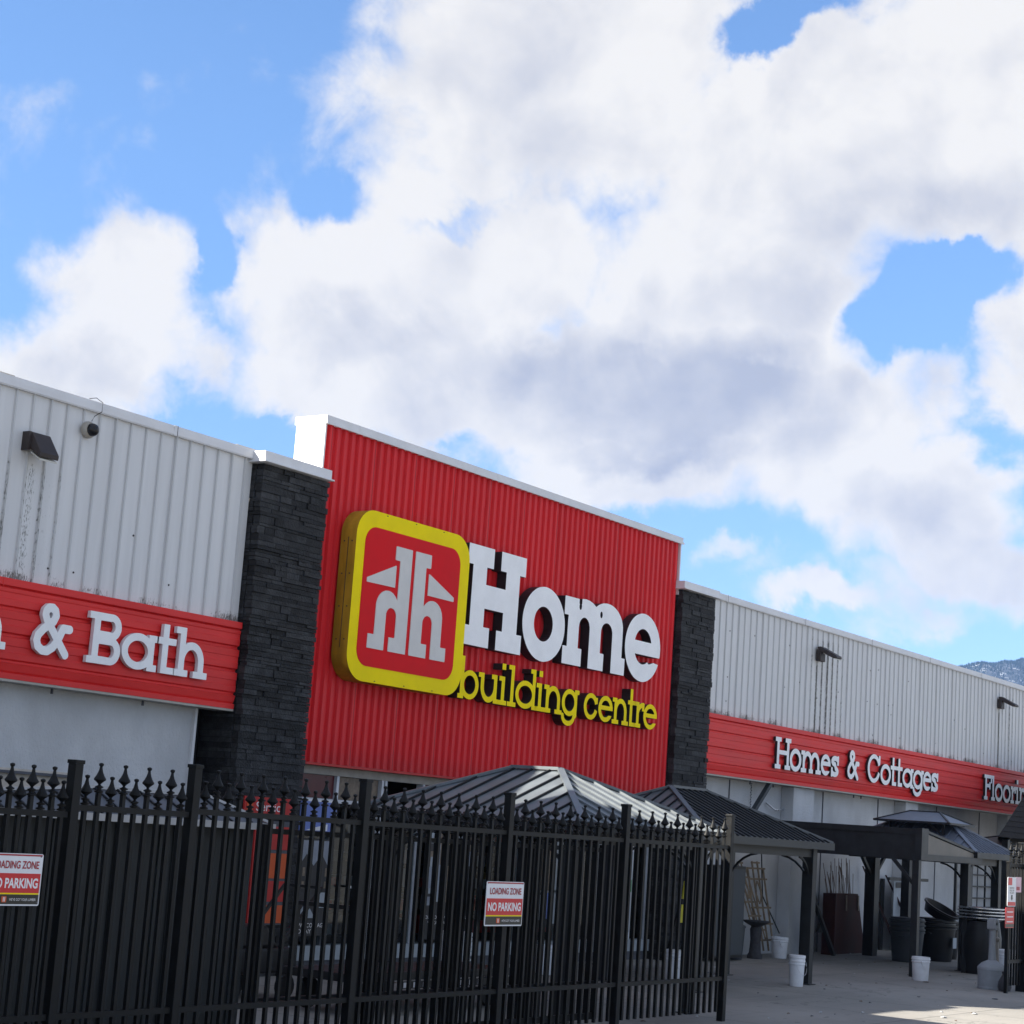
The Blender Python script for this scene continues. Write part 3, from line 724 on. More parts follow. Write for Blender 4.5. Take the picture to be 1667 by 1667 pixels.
# red cladding and parapet
RX0, RX1 = 17.08, 26.04
P = []; x = RX0 + .06; pit = .1435
while x < RX1 - .12:
    P += [(x, 0), (x + .018, -.035), (x + .072, -.035), (x + .09, 0)]; x += pit
vs = []; fs = []; P = [(RX0, 0)] + P + [(RX1, 0)]
for a, c in P: vs += [(a, c, 2.46), (a, c, 6.52)]
for i in range(len(P) - 1): fs.append((2 * i, 2 * i + 2, 2 * i + 3, 2 * i + 1))
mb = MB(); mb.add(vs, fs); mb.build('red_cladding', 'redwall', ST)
mb = MB(); mb.box(RX0 - .03, RX0 - .002, -.042, .42, 5.7, 6.53); mb.box(RX1 + .002, RX1 + .03, -.042, .42, 5.7, 6.53)
mb.box(RX0 - .001, RX1 + .001, .386, .419, 5.7, 6.515); mb.build('parapet_side', 'trim', ST)
mb = MB(); mb.box(RX0 - .033, RX0 - .0302, .17, .174, 5.7, 6.515); mb.box(RX0 - .033, RX0 - .0302, -.04, .415, 6.19, 6.194)
for z in (5.95, 6.3, 6.45):
    for y in (.0, .15, .2, .38): mb.box(RX0 - .034, RX0 - .0302, y - .006, y + .006, z - .006, z + .006)
mb.build('flashing_seam', 'bulkhead', ST)
mb = MB(); mb.box(RX0 - .04, RX1 + .04, -.065, .44, 6.52, 6.62); mb.box(RX0 - .05, RX1 + .06, -.078, -.066, 6.512, 6.545)
x = RX0 + .6
while x < RX1: mb.box(x, x + .03, -.069, -.066, 6.55, 6.618); x += 3.05
mb.build('parapet_coping', 'trim', ST, .005)
mb = MB(); mb.box(RX0, RX1, .01, .384, 2.46, 6.515); mb.build('parapet_core', 'roofing', ST)
mb = MB(); mb.box(RX0, RX1, -.045, .3, 2.43, 2.457); mb.build('drip_edge', 'print_red', ST)
# body & roof & tall neighbour bay on the left
mb = MB(); mb.box(11.3, FX, .5, 30, 5.55, 5.78); mb.build('roof_slab', 'roofing', ST)
mb = MB(); mb.box(-12, 10.9, -.02, .6, 0, 7.75); mb.build('tall_bay_wall', 'siding', ST)
mb = MB(); mb.box(-12, 10.92, -.06, .62, 7.755, 7.9); mb.build('tall_bay_coping', 'trim', ST)
mb = MB(); mb.box(11.3, RX0, .36, .49, 3.0, 5.54); mb.box(27.2, FX, .36, .49, 3.0, 5.54); mb.box(RX0 + .01, 27.19, .43, .495, 2.46, 5.54); mb.build('wall_core', 'roofing', ST)
mb = MB(); mb.box(-12, FX, 29.8, 30, 0, 5.54); mb.box(-12, -11.8, .62, 29.79, 0, 5.54); mb.box(-11.79, 11.29, .63, 29.79, 5.4, 5.54); mb.build('rear_wall', 'roofing', ST)
mb = MB(); mb.box(FX, FX + .3, 0, 30, 0, 5.9); mb.build('end_wall', 'stucco', ST)

# storefront glazing under the red wall
SY = .16
mb = MB(); mb.box(17.07, 26.04, SY, SY + .12, 2.33, 2.428); mb.build('window_head', 'alu', ST)
mb = MB(); mb.box(17.07, 26.04, SY - .03, SY + .2, .13, .30); mb.build('sill', 'sill', ST)
mb = MB(); mb.box(17.07, 26.04, SY, SY + .25, 0, .128); mb.build('bulkhead', 'bulkhead', ST)
XM = [17.3, 18.08, 18.98, 19.05, 19.86, 21.1, 22.35, 23.4, 24.5, 25.4, 25.95]
for x in XM:
    mb = MB(); mb.box(x, x + .045, SY - .01, SY + .1, .302, 2.328); mb.build('mullion', 'white_frame', ST)
mb = MB(); mb.box(17.345, 25.95, SY + .02, SY + .08, 2.0, 2.045); mb.build('transom', 'white_frame', ST)
for a, b in zip(XM, XM[1:]):
    if b - a < .3: continue
    mb = MB(); mb.add([(a + .05, SY + .05, .305), (b - .005, SY + .05, .305), (b - .005, SY + .05, 2.0), (a + .05, SY + .05, 2.0)], [(0, 1, 2, 3)]); mb.build('window_pane', 'glass', ST)
mb = MB(); mb.box(17.35, 18.07, SY + .03, SY + .06, 2.05, 2.325); mb.build('transom_panel', 'maroon', ST)
mb = MB(); mb.box(19.91, 21.09, SY + .03, SY + .06, 2.05, 2.325); mb.build('transom_panel', 'maroon', ST)
for a, b in ((18.13, 18.97), (21.15, 22.34), (22.4, 23.39), (23.45, 24.49), (24.55, 25.39)):
    mb = MB(); mb.box(a, b, SY + .04, SY + .07, 2.05, 2.325); mb.build('transom_panel', 'print_warm', ST)
mb = MB(); mb.box(17.1, 26.0, 4.2, 4.3, 0, 2.7); mb.box(17.1, 26., .5, 4.2, 2.6, 2.68); mb.box(17.0, 17.1, .5, 4.3, 0, 2.7); mb.box(26.0, 26.1, .5, 4.3, 0, 2.7)
mb.box(17.1, 26, .45, 4.2, .005, .02); mb.build('shop_interior', 'interior', ST)
mb = MB()
for a in np.arange(17.6, 25.8, .62):
    z = .25
    while z < 2.1:
        mb.box(a, a + random.uniform(.25, .5), 2.0, 2.4, z, z + random.uniform(.1, .26), random.randrange(4)); z += .33
mb.build('shelf_goods', ['print_warm', 'print_dark', 'print_pale', 'print_red'], ST)
mb = MB(); mb.bar((18.4, SY - .05, 1.0), (18.9, SY - .05, 1.0), .03); mb.bar((20.0, SY - .05, 1.0), (20.9, SY - .05, 1.0), .03)
mb.bar((22.5, SY - .05, 1.0), (23.3, SY - .05, 1.0), .03); mb.build('push_bar', 'white_frame', ST)

# ================================================================== SIGNS ON THE WALL
LG = thing('logo_sign', 'big square yellow-rimmed red light box with two white back-to-back h shapes under a roof', 'sign', (18.72, -.06, 3.47))
def rr(x0, x1, z0, z1, r, n=10):
    P = []
    for cx, cz, a0 in ((x1 - r, z1 - r, 0), (x0 + r, z1 - r, 90), (x0 + r, z0 + r, 180), (x1 - r, z0 + r, 270)):
        for k in range(n + 1): P.append((cx + r * math.cos(R(a0 + 90 * k / n)), cz + r * math.sin(R(a0 + 90 * k / n))))
    return P
mb = MB(); mb.prism(rr(17.525, 19.925, 3.475, 5.575, .33), -.28, -.04, 0, side=1); mb.build('cabinet', ['yellow', 'yellow_side'], LG)
mb = MB(); mb.prism(rr(17.70, 19.715, 3.665, 5.375, .21), -.286, -.279); mb.build('red_face', 'emblem_red', LG)
mb = MB()
for z in (3.95, 4.35, 4.75, 5.15):
    for y in (-.10, -.22): mb.box(17.517, 17.5245, y - .008, y + .008, z - .008, z + .008)
mb.box(17.519, 17.5245, -.165, -.158, 3.85, 5.2)
for x in (18.1, 18.7, 19.3):
    for z in (3.50, 5.55): mb.lathe(x, -.284, [(.010, z - .004), (.010, z + .004)], 8)
mb.build('screws', 'bronze', LG)
cxm = 18.695
hl = U(fbox(18.42, 18.66, 3.89, 5.21), fbox(18.32, 18.66, 5.035, 5.21), fbox(18.30, 18.66, 3.89, 4.065), fbox(17.88, 18.21, 3.89, 4.065),
       D(U(fbox(18.00, 18.46, 3.89, 4.42), I(fell(18.225, 4.42, .225, .215), fbox(18, 18.44, 4.42, 5))), fbox(18.21, 18.42, 3., 4.33), fell(18.315, 4.33, .105, .10)))
tri = fpoly([(18.35, 4.97), (18.35, 4.69), (17.78, 4.685), (17.78, 4.74)])
mir = lambda f: (lambda X, Z: f(2 * cxm - X, Z))
for f in (hl, mir(hl)): glyph_part(f, 17.85, 19.55, 3.87, 5.23, -.293, -.285, ['emblem_white', 'emblem_white'], LG, 'letter_mark', .012)
for f in (tri, mir(tri)): glyph_part(f, 17.7, 19.7, 4.6, 5.0, -.293, -.285, ['emblem_white', 'emblem_white'], LG, 'roof_mark', .01)

HS = thing('name_sign', 'large white slab-serif channel letters reading Home on the red wall', 'sign', (22.6, -.04, 4.2))
Hp = [(20.01, 5.54), (20.61, 5.54), (20.61, 5.27), (20.455, 5.27), (20.455, 5.035), (20.925, 5.035), (20.925, 5.275), (20.785, 5.275), (20.785, 5.54), (21.4, 5.54), (21.4, 5.275), (21.26, 5.275), (21.26, 4.46), (21.385, 4.46), (21.385, 4.195), (20.77, 4.195), (20.77, 4.46), (20.905, 4.46), (20.905, 4.715), (20.455, 4.715), (20.455, 4.465), (20.6, 4.465), (20.6, 4.195), (20.01, 4.195), (20.01, 4.455), (20.13, 4.455), (20.13, 5.27), (20.01, 5.27)]
MW = ['white_letter', 'black']
mb = MB(); mb.prism(Hp, -.2, -.045, 0, side=1); mb.build('letter', MW, HS)
glyph_part(D(fell(21.94, 4.695, .55, .525), fell(21.925, 4.695, .245, .245)), 21.35, 22.55, 4.1, 5.3, -.2, -.045, MW, HS, h=.011)
def arch2(xa, xb, xi, xj, top, bot=4.21, it=4.93):
    o = U(fbox(xa, xb, bot, top - .33), I(fell((xa + xb) / 2, top - .34, (xb - xa) / 2, .34), fbox(xa, xb, top - .35, 6)))
    i = U(fbox(xi, xj, 0, it - .155), fell((xi + xj) / 2, it - .16, (xj - xi) / 2, .16))
    return o, i
oa, ia = arch2(22.57, 23.49, 22.87, 23.17, 5.20); ob, ib = arch2(23.17, 24.12, 23.49, 23.82, 5.22)
mf = U(D(U(oa, ob), ia, ib, fell(22.885, 5.075, .035, .05), fbox(22.84, 22.92, 5.11, 6), fell(23.475, 5.03, .035, .05)), fbox(22.46, 22.845, 4.915, 5.18), fbox(22.46, 22.975, 4.21, 4.465), fbox(23.17, 23.6, 4.21, 4.465), fbox(23.82, 24.22, 4.21, 4.465))
glyph_part(mf, 22.4, 24.3, 4.15, 5.3, -.2, -.045, MW, HS, h=.011)
eo = fell(24.745, 4.695, .54, .52)
ef = U(D(eo, fell(24.745, 4.71, .265, .27), fpoly([(24.72, 4.585), (25.4, 4.585), (25.4, 4.47), (25.1, 4.50), (24.95, 4.46)])), I(eo, fbox(24.4, 25.3, 4.585, 4.79)))
glyph_part(ef, 24.15, 25.35, 4.1, 5.3, -.2, -.045, MW, HS, h=.011)

BC = thing('tagline_sign', 'thin yellow channel letters reading building centre under the big white word', 'sign', (22.6, -.04, 3.47))
letters(BC, [('b', 19.98, 20.45), ('u', 20.44, 20.94), ('i', 20.93, 21.13), ('l', 21.15, 21.36), ('d', 21.34, 21.88), ('i', 21.86, 22.06), ('n', 22.06, 22.55), ('g', 22.54, 23.0),
             ('c', 23.14, 23.53), ('e', 23.55, 23.96), ('n', 23.95, 24.43), ('t', 24.40, 24.63), ('r', 24.61, 24.90), ('e', 24.88, 25.30)], 3.48, .385, .56, .076, .062, -.2, -.045, ['yellow', 'black'])

def yz(x, z, k=1.0127): return x * k, 1.85 + (z - 1.85) * k
def wl(spec): return [(c, a * 1.0127, b * 1.0127) for c, a, b in spec]
zb = yz(0, 3.17)[1]
KB = thing('bath_sign', 'white letters ending in & Bath on the left red fascia', 'sign', (13.6, -.08, 3.2))
letters(KB, wl([('n', 11.75, 12.27), ('&', 12.58, 13.12), ('B', 13.33, 13.79), ('a', 13.81, 14.33), ('t', 14.31, 14.60), ('h', 14.59, 15.11)]), yz(0, 3.205)[1], .385, .53, .088, .072, -.13, -.085, ['white_letter', 'trim'])
HC = thing('cottages_sign', 'white letters reading Homes & Cottages on the right red fascia', 'sign', (33.4, -.08, 3.17))
letters(HC, wl([('H', 29.28, 29.89), ('o', 29.86, 30.33), ('m', 30.32, 31.16), ('e', 31.15, 31.57), ('s', 31.60, 31.93), ('&', 32.29, 32.87), ('C', 33.26, 33.86), ('o', 33.88, 34.39), ('t', 34.37, 34.67), ('t', 34.66, 34.97),
                ('a', 34.98, 35.54), ('g', 35.53, 36.09), ('e', 36.06, 36.51), ('s', 36.51, 36.88)]), zb, .385, .545, .09, .075, -.13, -.085, ['white_letter', 'black'])
FS = thing('flooring_sign', 'white letters starting Floorin at the right end of the red fascia', 'sign', (41, -.08, 3.17))
letters(FS, wl([('F', 39.6, 40.08), ('l', 40.05, 40.28), ('o', 40.28, 40.78), ('o', 40.80, 41.30), ('r', 41.31, 41.64), ('i', 41.64, 41.86), ('n', 41.87, 42.4), ('g', 42.4, 42.95)]), zb, .385, .545, .09, .075, -.13, -.085, ['white_letter', 'black'])

# ================================================================== FIXTURES
def wallpack(x, z, label, s=1., kind=0):
    t = thing('wall_light', label, 'wall light', (x, 0, z), 'bronze wall lights under the coping')
    mb = MB()
    if kind == 0:
        mb.prism([(0., 0.), (-.05, 0.), (-.23, -.105), (-.24, -.055), (-.08, .16), (0., .17)], x, x + .25, axis='x')
        mb.v = [(a, b - .02, c + z) for a, b, c in mb.v]; mb.build('housing', 'bronze', t, .012)
        mb = MB(); mb.prism([(-.10, z - .036), (-.245, z - .118), (-.245, z - .136), (-.10, z - .054)], x + .012, x + .238, axis='x'); mb.build('lens', 'lens', t)
        mb = MB(); mb.box(x - .03, x + .0, -.10, -.0, z - .03, z + .16); mb.build('bracket', 'bronze', t)
    else:
        mb.box(x, x + .22, -.11, -.02, z - .13, z + .08); mb.build('bracket', 'bronze', t, .01)
        mb = MB(); mb.prism([(-.03, .13), (-.10, .135), (-.42, -.03), (-.43, -.075), (-.36, -.08), (-.08, .05)], x + .0, x + .24, axis='x')
        mb.v = [(a, b, c + z) for a, b, c in mb.v]; mb.build('housing', 'bronze', t, .012)
        mb = MB(); mb.prism([(-.41, z - .085), (-.16, z + .018), (-.16, z + .005), (-.41, z - .10)], x + .01, x + .23, axis='x')
        mb.build('lens', 'lens', t)
wallpack(12.48, 5.26, 'bronze wedge-shaped wall light above the & Bath letters', 1.)
wallpack(31.38, 5.37, 'bronze wall light on the white siding above Homes & Cottages', 1, 1)
wallpack(41.12, 5.39, 'bronze wall light on the white siding above the Flooring letters', 1, 1)
t = thing('security_camera', 'small black dome camera with a loop of cable under the white coping', 'camera', (13.27, 0, 5.6))
def yl(mb, cx, cz, prof, n=20):
    k = len(mb.v); mb.lathe(0, 0, prof, n)
    for q in range(k, len(mb.v)): a, b, c = mb.v[q]; mb.v[q] = (cx + a, -c, cz + b)
mb = MB(); yl(mb, 13.27, 5.61, [(.085, .02), (.09, .04), (.085, .07), (.07, .09)]); mb.build('mount', 'alu', t)
mb = MB(); yl(mb, 13.28, 5.61, [(.07, .085), (.068, .11), (.055, .14), (.03, .16), (.004, .168)]); mb.build('dome', 'glass_dark', t)
mb = MB(); mb.tube([(13.27, -.08, 5.70), (13.29, -.1, 5.76), (13.37, -.11, 5.82), (13.38, -.10, 5.92), (13.33, -.05, 5.965), (13.28, 0, 5.95)], .004, 6); mb.build('cable', 'rubber', t)
for (x0, x1, lab) in ((12.3, 12.74, 'grey roof vent at the far left edge of the roofline'), (16.22, 16.57, 'olive-grey roof box behind the left stone pillar cap')):
    t = thing('roof_vent', lab, 'roof vent', (x0, .6, 5.78))
    mb = MB(); mb.box(x0, x1, .6, .95, 5.78, 6.09); mb.build('vent_body', 'beige', t); mb = MB(); mb.box(x0 - .02, x1 + .02, .58, .97, 6.09, 6.115); mb.build('vent_cap', 'alu', t)

# ================================================================== FENCES
def finial_mb(tip):
    mb = MB()
    k = len(mb.v)
    mb.lathe(0, 0, [(.014, -.225), (.014, -.20), (.030, -.197), (.031, -.188), (.017, -.180), (.017, -.170), (.028, -.166), (.029, -.158), (.012, -.150), (.008, -.143), (.018, -.132), (.041, -.114), (.041, -.106), (.028, -.086), (.017, -.062), (.0115, -.042), (.009, -.026), (.0165, -.017), (.0165, -.006), (.005, .0)], 10)
    mb.v = [(a, b, c + tip) for a, b, c in mb.v]
    return mb
def picket_proto(root, tip, zb):
    o = MB().bar((0, 0, zb), (0, 0, tip - .2), .029).build('picket', 'iron', None)
    f = finial_mb(tip).build('finial', 'iron', None)
    return o, f
def add_pickets(root, xs, y, tall, short, zb, start=0):
    pr = [picket_proto(root, tall, zb), picket_proto(root, short, zb)]
    for i, x in enumerate(xs):
        a, b = pr[(i + start) % 2]
        c = a.copy(); d = b.copy(); col.objects.link(c); col.objects.link(d)
        c.parent = root; c.location = (x - root.location.x, y - root.location.y, 0); d.parent = c; d.location = (0, 0, 0)
    for a, b in pr: bpy.data.objects.remove(a); bpy.data.objects.remove(b)
def post(root, x, y, z, w=.078):
    mb = MB(); mb.box(x - w / 2, x + w / 2, y - w / 2, y + w / 2, 0, z); p = mb.build('post', 'iron', root, .004)
    mb = MB(); mb.box(x - w / 2 - .006, x + w / 2 + .006, y - w / 2 - .006, y + w / 2 + .006, z - .006, z + .02); mb.build('post_cap', 'iron', p, .004)

FY = -5.13
FE = thing('iron_fence', 'long black steel fence with spear-tipped pickets in front of the store', 'fence', (13, FY, 0))
PX = [7.0, 8.83, 9.96, 11.91, 13.99, 16.05, 18.28]
PX[1] -= .03; PX[2] -= .02
for x, z in zip(PX, (2.02, 2.075, 2.12, 2.135, 2.14, 2.14, 2.14)): post(FE, x, FY, z, .072)
for (a, b), n in zip(zip(PX, PX[1:]), (20, 10, 16, 16, 16, 17)):
    xs = [a + (b - a) * (k) / n for k in range(1, n)]
    dz = -.075 if a < 8 else (-.025 if a < 9 else 0.)
    add_pickets(FE, xs, FY, 2.115 + dz, 2.03 + dz, .1, 1)
    for z0, z1 in ((1.79 + dz, 1.83 + dz), (.42, .46)):
        mb = MB(); mb.box(a + .04, b - .04, FY - .018, FY + .018, z0, z1); mb.build('rail', 'iron', FE)
SG = thing('sliding_gate', 'second row of black spear-tipped pickets on a sliding gate behind the fence', 'gate', (14, -4.93, 0))
add_pickets(SG, [12.25 + .119 * k for k in range(31)], -4.93, 1.96, 1.885, .12)
for z0, z1 in ((1.68, 1.72), (.40, .46), (.10, .16)):
    mb = MB(); mb.box(10.95, 16.0, -4.95, -4.91, z0, z1); mb.build('rail', 'iron', SG)
for x in (10.97, 12.2, 15.98):
    mb = MB(); mb.box(x - .025, x + .025, -4.955, -4.905, .1, 1.75); mb.build('stile', 'iron', SG)
for x in (12.6, 15.2):
    mb = MB(); mb.lathe(0, 0, [(.07, -.015), (.07, .015)], 16)
    mb.v = [(a + x, c - 4.93, b + .075) for a, b, c in mb.v]; mb.build('wheel', 'rubber', SG)
RF = thing('entrance_fence', 'short black spear-tipped fence section at the right edge carrying small signs', 'fence', (28, FY, 0))
post(RF, 27.93, FY, 2.15, .15); post(RF, 27.22, FY, 1.86, .05)
add_pickets(RF, [27.31, 27.43, 27.55, 27.67, 27.79], FY, 2.16, 2.07, .1)
add_pickets(RF, [28.1 + .119 * k for k in range(14)], FY, 2.16, 2.07, .1)
for a, b in ((27.24, 27.86), (28.0, 29.8)):
    for z in (1.80, .42):
        mb = MB(); mb.box(a, b, FY - .02, FY + .02, z, z + .05); mb.build('rail', 'iron', RF)
post(RF, 29.85, FY, 2.15)
t = thing('gate_lamp', 'white boxed lamp head on the right gate post', 'lamp', (27.95, -5.24, 2.0)); mb = MB(); mb.box(27.86, 28.1, -5.33, -5.215, 1.93, 2.17); mb.build('housing', 'trim', t, .01)
mb = MB(); yl(mb, 27.9, 1.84, [(.05, 5.21), (.06, 5.30), (.04, 5.33)]); mb.build('lens', 'galv', t)

def nopark(x0, x1, z0, z1, y, label):
    t = thing('parking_sign', label, 'sign', ((x0 + x1) / 2, y, z0), 'loading zone signs on the fence')
    w, h = x1 - x0, z1 - z0
    mb = MB(); mb.prism(rr(x0, x1, z0, z1, .012, 4), y, y + .006); mb.build('plate', 'sign_white', t)
    mb = MB(); mb.box(x0 + .01, x1 - .01, y - .002, y - .0005, z1 - h * .045, z1 - h * .015); mb.build('border_stripe', 'text_red', t)
    mb = MB(); mb.box(x0 + .01, x1 - .01, y - .002, y - .0005, z0 + h * .245, z0 + h * .62); mb.build('red_field', 'sign_red', t)
    mb = MB(); mb.box(x0 + .01, x1 - .01, y - .002, y - .0005, z0 + h * .218, z0 + h * .243); mb.build('yellow_stripe', 'yellow', t)
    mb = MB(); mb.box(x0 + .01, x1 - .01, y - .002, y - .0005, z0 + h * .03, z0 + h * .216); mb.build('black_field', 'sign_black', t)
    text_part('LOADING ZONE', x0 + w * .09, x1 - w * .07, z0 + h * .71, z0 + h * .86, y - .003, 'text_red', t, bold=.02)
    text_part('NO PARKING', x0 + w * .06, x1 - w * .06, z0 + h * .335, z0 + h * .53, y - .003, 'text_white', t, bold=.03)
    text_part("WE'VE GOT YOUR LUMBER", x0 + w * .44, x1 - w * .07, z0 + h * .095, z0 + h * .145, y - .003, 'text_white', t, bold=.0)
    mb = MB(); mb.prism(rr(x0 + w * .30, x0 + w * .39, z0 + h * .065, z0 + h * .18, .006, 3), y - .004, y - .0025); lg = mb.build('small_logo', 'orange', t)
    mb = MB(); a = x0 + w * .345
    for sg in (-1, 1): mb.box(a + sg * w * .012 - .003, a + sg * w * .012 + .003, y - .0055, y - .0045, z0 + h * .08, z0 + h * .165)
    mb.build('small_mark', 'text_white', lg)
    mb = MB()
    for px in (x0 + .02, x1 - .02):
        for pz in (z0 + .02, z1 - .015): yl(mb, px, pz, [(.006, -y + .001), (.004, -y + .004)], 8)
    mb.build('rivets', 'bulkhead', t)
nopark(13.62, 14.205, 1.005, 1.385, -5.2, 'loading zone no parking sign on the middle fence post')
nopark(8.09, 8.54, 1.15, 1.475, -5.2, 'loading zone no parking sign cut by the left edge')

t = thing('notice_sign', 'tall white notice with red header and arrow on the right fence', 'sign', (27.2, -5.18, 1.2))
mb = MB(); mb.prism(rr(27.04, 27.40, 1.235, 1.655, .02, 4), -5.185, -5.18); mb.build('plate', 'sign_white', t)
mb = MB(); mb.box(27.06, 27.22, -5.189, -5.186, 1.54, 1.645); mb.box(27.06, 27.38, -5.189, -5.186, 1.245, 1.30); mb.build('red_field', 'sign_red', t)
for k, z in enumerate((1.50, 1.465, 1.43)): text_part(('NOTICE', 'PULL UP', 'TO GATE')[k], 27.13, 27.32, z - .012, z + .01, -5.187, 'sign_black', t)
mb = MB(); mb.prism([(27.2, 1.40), (27.25, 1.40), (27.25, 1.36), (27.27, 1.36), (27.225, 1.32), (27.18, 1.36), (27.2, 1.36)], -5.189, -5.186); mb.build('arrow', 'sign_black', t)
t = thing('pink_sign', 'pale pink square notice beside the tall white notice', 'sign', (27.5, -5.17, 1.4))
mb = MB(); mb.prism(rr(27.405, 27.64, 1.44, 1.66, .01, 4), -5.183, -5.178); mb.build('plate', 'pink', t)
mb = MB(); mb.box(27.43, 27.56, -5.187, -5.184, 1.47, 1.52); mb.build('text_block', 'text_red', t)
t = thing('red_notice', 'red notice with pale text lines hung below the white notice', 'sign', (27.2, -5.18, .93))
mb = MB(); mb.prism(rr(26.97, 27.35, .93, 1.22, .015, 4), -5.185, -5.18); mb.build('plate', 'sign_red', t)
mb = MB(); mb.box(26.98, 27.34, -5.188, -5.186, .94, .985); mb.build('footer', 'sign_black', t)
mb = MB()
for z in (1.15, 1.08, 1.01): mb.box(27.03, 27.29, -5.189, -5.186, z, z + .014)
mb.build('text_lines', 'text_white', t)

# ================================================================== SHEDS, GAZEBOS
def corr_wall(mb, x0, x1, y, z0, z1, pit=.13, d=.02):
    x = x0
    while x < x1: mb.box(x, min(x + pit * .62, x1), y - d, y, z0, z1); x += pit
SH = thing('display_shed', 'dark ribbed-metal display shed with low grey roof behind the left fence', 'shed', (10, -3, 0))
mb = MB(); mb.box(7.5, 11.68, -4.2, -3.5, 0, 1.70); corr_wall(mb, 7.5, 11.68, -4.202, .02, 1.69, .155, .014); mb.build('wall', 'shedwall', SH)
F0, F1, R0, R1 = Vector((7.3, -4.32, 1.74)), Vector((11.76, -4.32, 1.74)), Vector((10.09, -3.95, 1.925)), Vector((11.37, -3.95, 1.925))
B0, B1 = Vector((7.3, -3.4, 1.74)), Vector((11.76, -3.4, 1.74))
mb = MB(); mb.slab([F0, F1, R1, R0], .03); mb.slab([F1, B1, R1], .03); mb.slab([B1, B0, R0, R1], .03); mb.slab([B0, F0, R0], .03)
for k in range(1, 19):
    p = F0.lerp(F1, k / 19); q = R0.lerp(R1, min(max((p.x - 10.09) / 1.28, 0), 1)) if p.x > 10.09 else F0.lerp(R0, (p.x - 7.3) / 2.79)
    if p.x > 11.37: q = F1.lerp(R1, (11.76 - p.x) / .39)
    q = Vector((p.x, q.y, q.z)); mb.bar(p + Vector((0, .01, .008)), q + Vector((0, 0, .008)), .015, .02, mi=1)
rf = mb.build('roof', ['shedroof', 'lattice'], SH)
mb = MB(); mb.box(7.28, 11.78, -4.345, -4.322, 1.695, 1.748); mb.box(11.762, 11.785, -4.32, -3.4, 1.695, 1.748)
for p, q in ((F1, R1), (R1, R0), (R0, F0)): mb.bar(p + Vector((0, 0, .012)), q + Vector((0, 0, .014)), .03, .02)
mb.build('eave_trim', 'eave', SH)
t = thing('beige_shed', 'small beige-sided shed showing above the fence at the far left', 'shed', (11, -1.2, 0))
mb = MB(); mb.box(9.4, 12.15, -1.5, -.4, 0, 2.02)
for k in range(18): mb.box(9.4, 12.15, -1.51, -1.5, .1 + .11 * k, .195 + .11 * k)
mb.build('wall', 'beige', t)
mb = MB(); mb.box(9.3, 12.2, -1.56, -.3, 2.02, 2.045); mb.build('roof', 'bulkhead', t)

def curve_brace(mb, c, dx, dy, s=.42, n=6, w=.028):
    pts = []
    for k in range(n + 1):
        a = k / n; u = a ** 1.6 * s; d = (1 - a) ** 1.6 * s
        pts.append((c[0] + dx * u * .85, c[1] + dy * u, c[2] - d))
    for p, q in zip(pts, pts[1:]): mb.bar(p, q, w)

